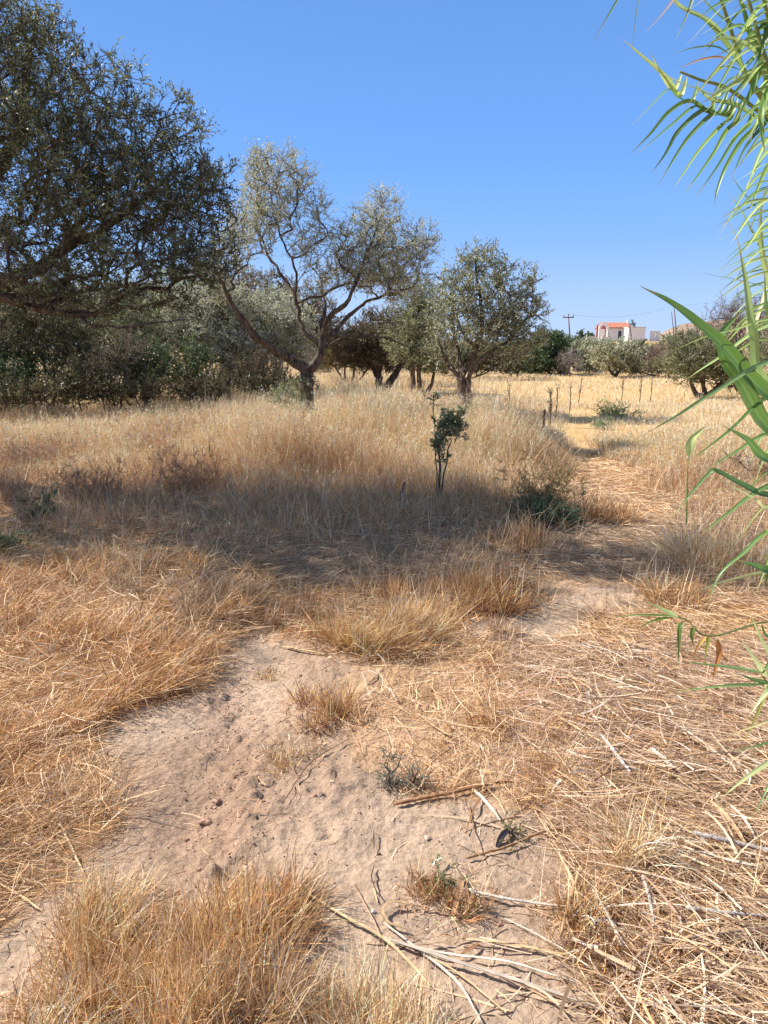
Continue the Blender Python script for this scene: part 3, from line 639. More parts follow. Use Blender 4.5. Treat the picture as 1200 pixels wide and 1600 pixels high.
bush('shrub', 255, 24.5, [(250, 470, 90, 50, 24.5, 1.6), (140, 480, 90, 50, 24.5, 1.6)], 'tall dull olive thicket rearmost in the hedgerow', 'olive thicket', HG, 311, OLIVE, 12, leaf=(.11, .035), stems=5)
bush('shrub', 400, 27, [(395, 470, 80, 45, 27, 1.8), (470, 500, 60, 50, 27, 1.6)], 'rear brown grey thicket showing between the limbs of the forked olive', 'thicket', HG, 312, [(120, 112, 84), (132, 120, 96), (104, 98, 72)], 12, leaf=(.12, .035), stems=5)
bush('shrub', 60, 26, [(20, 500, 90, 60, 26, 1.6), (110, 520, 80, 50, 26, 1.6)], 'dim rear thicket behind the shaded low olive', 'thicket', HG, 313, OLIVE_D, 12, leaf=(.12, .04), stems=5)
bush('shrub', -120, 20, [(-130, 520, 110, 70, 20, 1.6)], 'thicket beyond the left edge of view', 'thicket', HG, 314, OLIVE, 9, leaf=(.12, .04), stems=5)
bush('shrub', 300, 30, [(300, 510, 90, 50, 30, 1.8), (190, 520, 80, 50, 30, 1.8)], 'farthest olive coloured thicket closing the hedgerow', 'thicket', HG, 315, OLIVE, 7, leaf=(.16, .05), stems=5)
for i, (px, cy, rx, ry, Yb, lb) in enumerate([(95, 612, 60, 26, 15.2, 'low dark undergrowth at the far left foot of the hedgerow'), (210, 612, 60, 24, 16.0, 'low dark undergrowth under the deep green shrub'), (320, 606, 60, 24, 17.2, 'low undergrowth under the pale silver olive'),
        (420, 600, 50, 20, 18.6, 'low dark undergrowth just left of the forked trunk'), (10, 618, 60, 28, 15.0, 'low dark undergrowth touching the left frame edge'), (370, 590, 60, 26, 21.5, 'farther low undergrowth behind the leaning left limb'), (270, 590, 60, 26, 21.5, 'farther low undergrowth behind the bright green shrub')]):
    bush('shrub', px, Yb, [(px, cy + (i * 7) % 5, rx * (.6 + .1 * (i % 4)), ry * (.7 + .12 * (i % 3)), Yb, .7), (px - rx * .5, cy + 8, rx * .5, ry * .6, Yb - .2, .5), (px + rx * .4, cy - 6 + 4 * (i % 3), rx * .3, ry * .9, Yb + .3, .5)], lb, 'undergrowth', HG, 371 + i, OLIVE_D + [(116, 104, 78), (100, 90, 66), (132, 114, 90)], 22, leaf=(.09, .026), stems=4, trunk=.015, up=.6)
MG = 'trees behind the two middle olives'
Y = 27.; 
bush('olive_tree', 598, Y, [(600, 520, 55, 38, Y, 1.6), (555, 545, 44, 32, Y, 1.2), (650, 530, 45, 38, Y, 1.3), (590, 562, 60, 20, Y, 1.2)], 'shaded brownish olive in the gap between the forked and the rounded olives', 'olive tree', MG, 321, [(108, 98, 72), (94, 86, 62), (122, 112, 88)], 15, leaf=(.11, .035), stems=3, trunk=.14)
bush('olive_tree', 655, 24, [(655, 480, 45, 42, 24, 1.3), (640, 535, 45, 35, 24, 1.2), (680, 560, 35, 26, 24, .9)], 'olive tree close behind the left side of the rounded one', 'olive tree', MG, 322, OLIVE, 18, leaf=(.1, .03), stems=3, trunk=.12)
bush('shrub', 545, 34, [(545, 540, 55, 34, 34, 1.5), (620, 540, 60, 36, 34, 1.5), (500, 540, 40, 40, 34, 1.5)], 'distant low grey thicket seen under the forked olive', 'thicket', MG, 323, TWIGGY + OLIVE, 12, leaf=(.15, .045), stems=4)
bush('shrub', 720, 40, [(720, 560, 60, 26, 40, 1.5), (790, 560, 45, 26, 40, 1.5)], 'distant dark green thicket behind the rounded olive', 'thicket', MG, 324, OLIVE_D, 9, leaf=(.15, .05), stems=4)
RG_ = 'shrubs and trees at the far side of the field on the right'
bush('shrub', 858, 46, [(852, 535, 28, 20, 46, 1.6), (868, 560, 34, 24, 46, 1.6), (835, 565, 28, 22, 45, 1.4)], 'dark green bushy tree right of the rounded olive', 'shrub', RG_, 331, DGREEN + BGREEN, 9, leaf=(.18, .07), stems=3)
bush('shrub', 905, 55, [(888, 540, 20, 14, 58, 1.4)], 'small green bush on the field rim by the utility pole', 'shrub', RG_, 332, BGREEN, 9, leaf=(.2, .08), stems=2)
bush('dead_shrub', 890, 44, [(890, 568, 20, 22, 44, 1.0)], 'leafless pale grey scrub beside the dark green bushy tree', 'dead shrub', RG_, 333, [(168, 158, 148), (150, 140, 132)], 13, leaf=(.13, .02), stems=4, up=.6)
bush('olive_tree', 962, 41, [(945, 552, 28, 20, 41, 1.5), (975, 550, 28, 20, 41, 1.4), (960, 560, 38, 16, 41, 1.4)], 'small olive with one dark stem standing below the white house', 'olive tree', RG_, 334, OLIVE + OLIVE_S, 11, leaf=(.15, .05), stems=2, trunk=.12)
bush('olive_tree', 915, 47, [(915, 550, 22, 22, 47, 1.3), (922, 575, 20, 18, 47, 1.0)], 'rounded grey olive left of the small dark stemmed one', 'olive tree', RG_, 335, OLIVE + OLIVE_S, 9, leaf=(.17, .055), stems=2)
bush('shrub', 1003, 52, [(1000, 548, 20, 15, 52, 1.4), (1010, 560, 20, 14, 52, 1.2)], 'deep green bush below the white block', 'shrub', RG_, 336, DGREEN, 9, leaf=(.18, .07), stems=2)
bush('dead_shrub', 1025, 46, [(1022, 562, 26, 24, 46, 1.2)], 'bare purplish grey thicket right of the deep green bush', 'dead shrub', RG_, 337, TWIGGY, 13, leaf=(.14, .02), stems=4, up=.6)
bush('shrub', 1045, 40, [(1042, 578, 28, 18, 40, 1.2), (990, 580, 26, 13, 42, 1.0)], 'yellow green reedy scrub along the field edge', 'shrub', RG_, 338, [(150, 152, 104), (134, 140, 96), (166, 160, 118)], 13, leaf=(.2, .025), stems=4, up=.9)
bush('shrub', 1060, 50, [(1062, 540, 40, 18, 50, 1.5)], 'flat topped grey green bush below the hillside', 'shrub', RG_, 339, OLIVE, 8, leaf=(.17, .06), stems=3)
bush('olive_tree', 1105, 25, [(1100, 555, 52, 42, 25, 1.5), (1130, 580, 50, 28, 25, 1.2), (1075, 570, 30, 30, 25, 1.0)], 'large dense brownish olive behind the reed leaves', 'olive tree', RG_, 340, OLIVE + OLIVE_D, 18, leaf=(.1, .032), stems=3, trunk=.1)
bush('dead_tree', 1160, 27, [(1150, 500, 45, 40, 27, 1.3), (1195, 520, 50, 50, 27, 1.3)], 'bare twiggy grey tree rising behind the large dense olive', 'bare tree', RG_, 341, TWIGGY, 14, leaf=(.12, .008), stems=5, trunk=.05, up=.6)
bush('olive_tree', 1240, 24, [(1230, 560, 60, 50, 24, 1.5)], 'grey olive at the right edge mostly hidden by reeds', 'olive tree', RG_, 342, OLIVE, 14, leaf=(.1, .032), stems=3, trunk=.1)
bush('dead_shrub', 1160, 8.9, [(1150, 728, 50, 24, 8.9, .4), (1195, 732, 40, 24, 8.8, .4)], 'low mauve grey dead brush in the grass behind the reed leaves', 'dead shrub', None, 343, TWIGGY + [(150, 124, 116)], 130, leaf=(.05, .006), m=4, k=6, ls=.14, stems=8, trunk=.008, up=.5)
for i, (px, cy, rx, ry, Yb, cl, lb) in enumerate([(500, 560, 50, 22, 44, TWIGGY + OLIVE, 'distant grey scrub seen between the hedgerow and the forked trunk'), (580, 562, 50, 22, 46, OLIVE, 'distant grey green scrub right of the forked trunk'), (655, 565, 50, 20, 46, TWIGGY + OLIVE, 'distant brown grey scrub behind the paired dark trunks'),
        (735, 567, 50, 18, 48, OLIVE, 'distant scrub directly behind the rounded olive trunk'), (805, 568, 42, 18, 48, OLIVE_D, 'distant dark scrub right of the rounded olive trunk'), (935, 578, 36, 11, 50, TWIGGY + OLIVE, 'low grey scrub at the left foot of the small dark stemmed olive'),
        (985, 578, 34, 12, 48, OLIVE + TWIGGY, 'low grey green scrub right of the small dark stemmed olive'), (1045, 574, 36, 15, 48, OLIVE, 'low scrub between the small and the large dense olives')]):
    bush('shrub', px, Yb, [(px, cy, rx, ry, Yb, 1.0), (px - rx * .4, cy - 3, rx * .4, ry, Yb, .8)], lb, 'scrub', 'distant scrub along the far edge of the field', 381 + i, cl, 12, leaf=(.16, .045), stems=3, trunk=.03)
# far tree dots on the house ridge
for i, (px, top, wd, Y, lab) in enumerate([(907, 519, 5, 140, 'tiny lone round tree on the skyline left of the house'), (921, 521, 5, 145, 'tiny dark bush beside the white house porch'),
                                    (988, 501, 2.2, 165, 'slim dark cypress poking above the tiled roof'), (868, 522, 16, 120, 'blue green hedge tree on the skyline near the utility pole'),
                                    (1075, 520, 14, 120, 'dark scrub clump on the ridge right of the white walls')]):
    bb = [(px, (top + 533) / 2, wd, (533 - top) / 2 + 1, Y, wd * Y / F)]
    bush('skyline_tree' if i != 2 else 'cypress_tree', px, Y, bb, lab, 'tree', 'small trees on the far ridge', 360 + i, DGREEN, 1.2 if i > 2 else 4, leaf=(.5, .2), m=3, k=6, ls=.6, stems=1, trunk=.12)

# young olive with props in the clearing
Y = 7.75; b = groundpt(688, Y); b[2] = float(Hd(b[0], b[1]))
limbs = [([b + (0.02, 0, -.05), U(687, 750, Y), U(686, 720, Y), U(684, 690, Y)], .016, .011), ([b + (.03, 0, -.05), U(692, 745, Y - .05), U(697, 715, Y - .05), U(705, 690, Y)], .010, .007),
         ([b + (-.03, .03, -.05), U(681, 740, Y), U(679, 690, Y + .05), U(677, 640, Y + .05), U(678, 618, Y + .05)], .006, .004),
         ([U(684, 695, Y), U(700, 680, Y), U(715, 665, Y)], .008, .005)]
bl = [pxell(683, 700, 8, 26, Y, .07), pxell(694, 716, 8, 10, Y, .06), pxell(695, 668, 17, 22, Y, .13), pxell(712, 665, 18, 20, Y, .13), pxell(690, 690, 13, 14, Y, .1), pxell(722, 672, 10, 14, Y, .08), pxell(702, 655, 16, 12, Y, .1), pxell(680, 625, 5, 9, Y + .05, .04), pxell(722, 645, 5, 8, Y, .04)]
make_tree('young_olive', b, limbs, bl, 'knee-high young olive with bushy dark green head in the clearing', 'young olive', None, 51, cols=[(112, 130, 88), (96, 116, 74), (136, 148, 112), (120, 130, 96), (156, 164, 132)], dens=1350, leaf=(.042, .013), m=3, k=7, ls=.075, shell=.6, tip_r=.0018, up=.5, tw=.0012)
# green sucker shoots round the forked olive's trunk
Y = 12.3; b = groundpt(462, Y)
make_tree('sucker_shrub', b, [([b, U(455, 640, Y), U(452, 615, Y)], .015, .006), ([b + (.1, 0, 0), U(470, 630, Y), U(480, 600, Y)], .015, .006)],
          [pxell(450, 622, 26, 28, Y, .28), pxell(478, 602, 22, 12, Y, .2), pxell(462, 640, 24, 22, Y, .25)], 'pale green sucker shoots crowding the base of the forked olive', 'sucker shoots', None, 53,
          cols=[(148, 154, 112), (132, 144, 100), (164, 166, 124), (110, 130, 90)], dens=420, leaf=(.045, .014), m=3, k=7, ls=.13, tip_r=.002, up=.7, tw=.0015)
# ------------------------------------------------------------------ low plants
ORG = [(206, 156, 98), (190, 140, 84), (220, 176, 118), (162, 116, 72)]
def tuft(px, py, r, h, n, cols, label, seed, lean=None, name='grass_tuft', cat='grass tuft', wd=0.0033, stiff=0.68, group='dry grass tufts in the clearing', ext=None, thin=None):
    g = rgen(seed); n = int(n * .78); c = GD(px, py); mb = MB(); sc = max(0.8, c[1] / 3) * .9
    K = int(3 + n / 100); r = r * min(1, .55 + n / 800); ca = g.uniform(0, 2 * pi, K); cq = r * .85 * np.sqrt(g.random(K)); sx = c[0] + cq * np.cos(ca); sy = c[1] + cq * np.sin(ca)
    sl_ = g.uniform(0, .38, K); sa = g.uniform(0, 2 * pi, K); sh = g.uniform(.6, 1.15, K); sb = np.exp(g.normal(0, .14, K))
    w_ = g.integers(0, K, n); a = g.uniform(0, 2 * pi, n); q = r * .42 * g.random(n) ** .7
    X = sx[w_] + q * np.cos(a); Y = sy[w_] + q * np.sin(a)
    L = h * sh[w_] * g.uniform(0.25, 1.15, n) ** .8
    vx = .5 * (X - c[0]) / r + sl_[w_] * np.cos(sa[w_]) + g.normal(0, stiff * .42, n); vy = .5 * (Y - c[1]) / r + sl_[w_] * np.sin(sa[w_]) + g.normal(0, stiff * .42, n)
    if lean is not None: vx += lean[1] * 1.2 * cos(lean[0]); vy += lean[1] * 1.2 * sin(lean[0])
    out = np.arctan2(vy, vx); th = np.minimum(np.hypot(vx, vy), 1.5)
    C = pal(n, cols + [PALE[0], ORG[2]], g, .3) * sb[w_][:, None]
    mb.add(*blades(np.stack([X, Y, Hd(X, Y) - .005], -1), out, th, g.uniform(-.4, 1.1, n) * stiff * 1.6, L, g.uniform(.5, 1.5, n) * wd * sc, np.minimum(C, .8), 4, g.normal(0, .7, n))[:3])
    m = n // 2; a = g.uniform(0, 2 * pi, m); q = r * 1.35 * np.sqrt(g.random(m)); X = c[0] + q * np.cos(a); Y = c[1] + q * np.sin(a)
    mb.add(*blades(np.stack([X, Y, Hd(X, Y) + .002], -1), g.uniform(0, 2 * pi, m), g.uniform(.8, 1.6, m), g.uniform(-.3, .5, m), h * g.uniform(.15, .6, m), g.uniform(.5, 1.4, m) * wd * sc, pal(m, cols + BROWN + PALE, g, .2), 3, g.normal(0, .6, m), clamp=True)[:3])
    m = n // 25 + 4; a = g.uniform(0, 2 * pi, m); q = r * np.sqrt(g.random(m)); X = c[0] + q * np.cos(a); Y = c[1] + q * np.sin(a)
    mb.add(*blades(np.stack([X, Y, Hd(X, Y)], -1), g.uniform(0, 2 * pi, m), g.uniform(0, .9, m), g.uniform(-.2, .5, m), h * g.uniform(1, 1.5, m), wd * sc * 1.1, pal(m, PALE + GOLD, g), 5, g.normal(0, .3, m))[:3])
    mb.V = [v - c for v in mb.V]
    o = mb.build(name, M_STRAW, smooth=False); o.location = c; tag(o, label, cat, group); return o
ORG = [(206, 156, 98), (190, 140, 84), (220, 176, 118), (162, 116, 72)]
for args in [
    (150, 1530, .17, .165, 1500, GOLD + ORG, 'thick golden tuft in the bottom left corner beside the bare earth', 401, (1.4, .15)),
    (310, 1520, .19, .19, 2000, GOLD + ORG, 'tallest golden tuft at the bottom left spilling over the bare earth', 402, (1.2, .2)),
    (60, 1640, .15, .15, 1000, PALE + GOLD, 'pale matted tuft cut by the bottom left corner', 403, (0.5, .3)),
    (230, 1660, .17, .17, 1300, GOLD + ORG, 'golden tuft at the lower left frame edge under the tallest one', 404, (1.8, .1)),
    (425, 1440, .12, .2, 1100, BROWN + ORG, 'brownish tuft leaning right off the tallest golden tuft', 405, (0.6, .45)),
    (385, 1600, .12, .22, 900, BROWN + GREY, 'darker brown tuft at the right foot of the tallest one', 406, (1.2, .15)),
    (545, 1640, .12, .16, 900, GOLD + PALE, 'golden tuft at the bottom centre edge', 407, (2.0, .25)),
    (640, 1660, .12, .17, 900, GOLD + PALE, 'upright pale gold tuft at the bottom centre right of another', 408, (1.4, .1)),
    (480, 1580, .09, .1, 450, ORG + GREY, 'short scruffy tuft left of the bottom centre ones', 409, (2.6, .3)),
    (695, 1400, .12, .085, 600, ORG + RUST + [(150, 150, 96)], 'low brown tuft with a scrap of litter in it', 410, None),
    (512, 1115, .17, .13, 900, ORG + BROWN, 'round spiky tuft alone on the sandy path', 411, None),
    (460, 1188, .12, .07, 380, GOLD + [(176, 158, 96)], 'small flat yellowish tuft below the round spiky one', 412, None),
    (440, 972, .22, .13, 900, RUST, 'rusty red tuft at the upper left edge of the sandy path', 413, (0.5, .3)),
    (492, 945, .26, .13, 900, RUST + BROWN, 'rusty tuft directly behind the other rusty one by the path', 414, (0.5, .2)),
    (580, 1000, .26, .25, 2000, GOLD + ORG, 'broad golden tuft between the two patches of bare sand', 415, (-0.4, .35)),
    (655, 985, .22, .24, 1500, GOLD + ORG, 'golden tuft leaning right of the broad golden one', 416, (0.2, .4)),
    (600, 925, .2, .18, 700, BROWN + ORG, 'brown tuft standing at the edge of the shade', 417, None),
    (700, 945, .26, .2, 1100, ORG + BROWN, 'orange brown tuft left of the small bare sand patch', 418, (0.3, .3)),
    (770, 935, .3, .24, 1600, RUST + ORG, 'bushy reddish tuft at the top of the small bare sand patch', 419, (0.3, .15)),
    (782, 990, .12, .1, 420, GREY + RUST, 'small dark dry tuft below the small bare sand patch', 420, None),
    (800, 858, .26, .26, 900, RUST + BROWN, 'reddish tuft just left of the green shrub', 421, None),
    (928, 812, .32, .28, 1100, ORG + BROWN, 'tan fuzzy tuft right of the green shrub', 422, None),
    (815, 1135, .2, .09, 800, ORG + BROWN, 'flat tan tuft among the fallen reed canes', 423, None),
    (700, 1200, .22, .05, 800, ORG + BROWN, 'thin creeping dry tuft right of the blue green weed', 424, None),
    (830, 1225, .18, .08, 700, ORG + BROWN, 'fine orange tuft above the dark scrap', 425, None),
    (1060, 940, .2, .22, 700, ORG + BROWN, 'brown tuft behind the drooping reed shoot', 426, None),
    (1120, 880, .35, .35, 1500, GOLD + PALE, 'tall pale tuft at the right under the reed leaves', 427, (2.6, .2)),
    (1000, 1330, .16, .26, 420, GOLD + PALE, 'thin upright pale tuft among the reed litter on the right', 428, None),
    (960, 1490, .18, .12, 800, ORG + BROWN, 'rough brown tuft near the lower right corner', 429, None),
    (890, 1420, .1, .15, 350, GOLD + BROWN, 'small tuft beside the crossed canes right of the sand', 430, None),
    (260, 900, .35, .26, 700, GOLD + ORG, 'tall wispy tuft at the left edge of the shade', 431, (0.5, .3)),
    (180, 900, .35, .26, 600, GOLD + BROWN, 'tall wispy tuft nearest the left shade', 432, (0.5, .3)),
    (420, 1050, .08, .03, 320, GOLD + [(150, 160, 110)], 'tiny flat tuft at the head of the sandy path', 433, None),
    (330, 1480, .2, .16, 1400, ORG + GOLD, 'dense golden underlayer tuft at the bottom left', 434, (0.8, .3)),
    (170, 1440, .14, .16, 900, GOLD, 'pale golden tuft at the top left rim of the bottom left clump', 435, (1.0, .4)),
]:
    px_, py_, r_, h_, n_, c_, lb, sd, ln = args; tuft(px_, py_, r_, h_, n_, c_, lb, sd, ln)

def weed(name, px, py, h, spread, ncol, cols, label, cat, seed, stems=8, leaf=(.02, .006), m=2, k=8, ls=.05, blob=None, tw=.0012, dens=None, group=None):
    g = rgen(seed); b = GD(px, py); L = []; T = []
    for i in range(stems):
        a = g.uniform(0, 2 * pi); s = spread * g.uniform(.3, 1); e = b + (cos(a) * s, sin(a) * s, h * g.uniform(.6, 1)); mid = (b + e) / 2 + (0, 0, -.05 * h)
        L.append(([b + (0, 0, -.01), mid, e], .003, .0012)); n = max(2, int(ncol / stems)); T.append(b + (smoothline([b + (0, 0, h * .15), mid, e], n) - b) + g.normal(0, .02 + spread * .12, (n, 3)))
    T = np.vstack(T); T[:, 2] = np.maximum(T[:, 2], b[2] + .01)
    A, par, r, tips = grow(L, T, seed, step=.04, tip_r=.0009); root = thing(name, b, label, cat, group)
    wt = tuple(lin(*cols[0]) * .9) if name == 'dry_weed' else (1, 1, 1); W = MB(); wood(W, A, par, r, seed, tint=wt); Lm = MB(); dr = A[tips] - A[par[tips]]; dr /= np.linalg.norm(dr, axis=1)[:, None] + 1e-9
    sprays(Lm, W, A[tips], dr, seed + 1, m, k, ls, leaf, cols, .3, .8, .15, 0, tw, wt)
    W.build('stem', M_STRAW if name == 'dry_weed' else M_BARK, root); Lm.build('foliage', M_OLIVE, root, smooth=False); return root
BLUE = [(140, 160, 136), (128, 150, 132), (158, 168, 148), (116, 134, 116)]
weed('shrub', 858, 828, .24, .28, 460, [(66, 94, 64), (58, 82, 58), (90, 116, 88), (80, 104, 82), (104, 118, 80)], 'dark green leafy shrub beside the trail in the clearing', 'shrub', 501, 14, leaf=(.03, .010), m=3, k=9, ls=.06, tw=.0014)
weed('dry_weed', 850, 812, .62, .45, 300, [(160, 140, 96), (140, 124, 84), (176, 156, 112)], 'tall open dry weed rising above the dark green shrub', 'dry weed', 502, 12, leaf=(.03, .005), m=4, k=5, ls=.12, tw=.0026)
weed('shrub', 812, 825, .26, .16, 90, [(60, 92, 62), (84, 110, 84)], 'small green sprig left of the dark green shrub', 'shrub', 503, 5, leaf=(.03, .01), m=3, k=6, ls=.05)
weed('wire_weed', 618, 1232, .035, .10, 70, BLUE + [(170, 168, 160)], 'spreading blue green weed with pale wiry base on the sand', 'weed', 504, 9, leaf=(.005, .002), m=2, k=5, ls=.022, tw=.0006)
weed('wire_weed', 606, 1222, .20, .015, 60, BLUE, 'single thin upright shoot of blue green weed', 'weed', 505, 2, leaf=(.007, .003), m=2, k=5, ls=.018, tw=.0007)
weed('wire_weed', 648, 1228, .10, .03, 40, BLUE, 'short side shoot right of the thin upright weed', 'weed', 506, 2, leaf=(.008, .003), m=2, k=5, ls=.018, tw=.0007)
weed('green_weed', 690, 1392, .04, .04, 16, [(112, 136, 80), (128, 150, 92)], 'green sprig inside the low brown tuft', 'weed', 507, 4, leaf=(.014, .005), m=2, k=5, ls=.03)
weed('green_weed', 800, 1312, .03, .03, 18, [(150, 150, 80), (130, 128, 72)], 'yellow green sprig right of the dark scrap', 'weed', 508, 4, leaf=(.012, .005), m=2, k=5, ls=.02)
weed('green_weed', 940, 672, .16, .2, 36, [(150, 164, 124), (136, 152, 112)], 'bright green clump beside the far trail', 'weed', 509, 8, leaf=(.06, .02), m=3, k=6, ls=.12, tw=.002)
weed('green_weed', 962, 655, .22, .6, 60, [(188, 186, 124), (174, 176, 120)], 'yellow green clump behind the bright green one', 'weed', 510, 10, leaf=(.1, .025), m=3, k=6, ls=.2, tw=.003)
weed('green_weed', 70, 812, .2, .22, 60, [(112, 126, 84), (128, 136, 94)], 'dull green weed in the deep shade at the left', 'weed', 511, 9, leaf=(.05, .016), m=3, k=6, ls=.09, tw=.0018)
weed('green_weed', 15, 868, .14, .22, 50, [(124, 134, 90), (112, 122, 80)], 'green weed in shade touching the left frame edge', 'weed', 512, 8, leaf=(.045, .014), m=3, k=6, ls=.08, tw=.0018)
weed('dry_weed', 150, 790, .45, .5, 260, [(184, 150, 118), (168, 134, 104), (200, 166, 132)], 'brown tangled dry weed left in the shade band', 'dry weed', 513, 14, leaf=(.03, .005), m=4, k=5, ls=.12, tw=.0026)
weed('dry_weed', 300, 770, .45, .6, 300, [(188, 154, 120), (172, 138, 108), (204, 172, 136)], 'brown tangled dry weed at the top of the shade band', 'dry weed', 514, 14, leaf=(.03, .005), m=4, k=5, ls=.12, tw=.0026)
weed('dry_weed', 40, 735, .45, .7, 300, [(188, 158, 132), (172, 142, 120), (202, 172, 144)], 'mauve brown dry weed at the left edge above the shade', 'dry weed', 515, 14, leaf=(.03, .006), m=4, k=5, ls=.13, tw=.003)
weed('dry_weed', 230, 722, .4, .6, 260, [(190, 156, 128), (176, 142, 116), (204, 172, 140)], 'mauve brown dry weed in the grass between two others', 'dry weed', 516, 14, leaf=(.03, .006), m=4, k=5, ls=.13, tw=.003)
weed('dry_weed', 800, 712, .4, .6, 260, [(190, 162, 138), (174, 146, 126), (204, 178, 150)], 'greyish mauve dry weed left of the far trail', 'dry weed', 517, 14, leaf=(.03, .006), m=4, k=5, ls=.12, tw=.003)
for i, (px, py, h, lb) in enumerate([(862, 668, .75, 'bushy grey brown weed stalk behind the dark post'), (870, 655, .7, 'slim brown weed stalk just right of the post'), (795, 650, .75, 'upright dark weed stalk right of the rounded olive'),
        (786, 668, .5, 'short dark weed stalk right of the rounded olive'), (664, 645, .75, 'dark weed stalk between the young olive and the forked olive'), (972, 632, .8, 'thin dark stalk left of the far trio in the field'), (1001, 634, .9, 'middle thin stalk of the far trio in the field'),
        (1018, 630, 1.0, 'rightmost thin stalk of the far trio in the field'), (892, 648, .7, 'thin weed stalk at the far trail'), (765, 655, .5, 'low rusty weed by the rounded olive trunk'), (905, 632, .8, 'faint tall weed stalk left of the small olive')]):
    g = rgen(600 + i); b = groundpt(px, 1); Yd = G(px, py)[1]; b = groundpt(px, Yd)
    root = thing('weed_stalk', b, lb, 'weed stalk', 'dry weed stalks in the field'); W = MB(); L = MB()
    e = b + (g.normal(0, .03), 0, h); W.tube(smoothline([b, (b + e) / 2 + (.02, 0, 0), e], 6), np.linspace(.014, .006, 6), 6, (1, 1, 1))
    m = 40 if i == 0 else 10; zz = g.uniform(.4, 1, m)[:, None]; T = b + (e - b) * zz; dr = g.normal(0, 1, (m, 3)) * (.35, .35, .1) + (0, 0, .7); dr /= np.linalg.norm(dr, axis=1)[:, None]
    sprays(L, W, T, dr, 610 + i, 1, 4, .16, (.05, .018), [(120, 100, 70), (140, 120, 84)] if i else [(140, 138, 104), (124, 120, 88)], .4, .3, .2, 0, .004)
    W.build('stem', M_BARK, root); L.build('foliage', M_OLIVE, root, smooth=False)

# ------------------------------------------------------------------ canes, stalks and leaves lying about
def cane(pxs, wpx, tint, label, kind, z=0.012, seed=0, rnd=False, arch=0.0):
    tint = tuple(int(v * .9) for v in tint)
    g = rgen(700 + seed); P = [G(a, b) for a, b in pxs]
    n = max(6, 5 * len(P)); S = smoothline(P, n)
    S[:, 2] = Hd(S[:, 0], S[:, 1]); uu = np.linspace(0, 1, n); fit = np.polyval(np.polyfit(uu, S[:, 2], 2), uu); S[:, 2] = fit + z + max(0, np.percentile(S[:, 2] - fit, 80)) * .6
    S[:, 2] += arch * np.sin(np.linspace(0, pi, n)); S[1:-1, :2] += g.normal(0, .0006, (n - 2, 2))
    D = np.linalg.norm(S.mean(0) - (0, 0, CAM_H)); wd = wpx / F * D * (.62 if kind == 'cane' else .66)
    c = S.mean(0); mb = MB(); tt = lin(*tint) * np.exp(g.normal(0, .12, n))[:, None]
    taper = np.sin(np.linspace(.35, pi - .25, n)) ** .5
    if kind == 'cane':
        n2 = n * 3; S2 = smoothline(S, n2); R = np.linspace(1, g.uniform(.5, .85), n2) * wd / 2 * (1 + .12 * (np.arange(n2) % 9 == 4) + g.normal(0, .03, n2)); R[0] *= .5; R[-1] *= .3
        dirt = np.repeat(lin(*tint)[None], n2, 0) * np.exp(g.normal(0, .18, n2))[:, None]; V0 = len(mb.V); mb.tube(S2 - c, R, 7, lin(*tint), rough=.22, seed=seed)
        k7 = len(mb.V[-1]); T = np.vstack([np.repeat(dirt, 7, 0), dirt[:1], dirt[-1:]]) * np.exp(g.normal(0, .1, k7))[:, None]; mb.T[-1] = np.minimum(T, .8)
        for q in range(3):  # shreds of sheath peeling from the cane
            i0 = int(g.integers(0, n2 - 8)); P3 = S2[i0:i0 + 8] - c + g.normal(0, wd * .3, 3) + np.linspace(0, 1, 8)[:, None] * np.array([g.normal(0, .02), g.normal(0, .02), .006]); mb.ribbon(P3, wd * .6 * np.linspace(1, .15, 8), fold=.5, tint=lin(*tint) * .9)
    else:
        mb.ribbon(S - c, wd * taper, fold=.45, tint=tt); S2 = S - (0, 0, .0015); mb.ribbon(S2 - c, wd * taper * .96, fold=.45, tint=tt)
    o = mb.build('fallen_cane' if kind == 'cane' else ('fallen_reed_leaf' if kind == 'leaf' else 'fallen_stalk'), M_DRYLEAF); o.location = c
    tag(o, label, 'cane' if kind == 'cane' else ('dry leaf' if kind == 'leaf' else 'stalk'), 'fallen reed canes and leaves'); return o
W_, C_, B_, Gy = (232, 216, 196), (222, 190, 146), (168, 122, 84), (176, 164, 156)
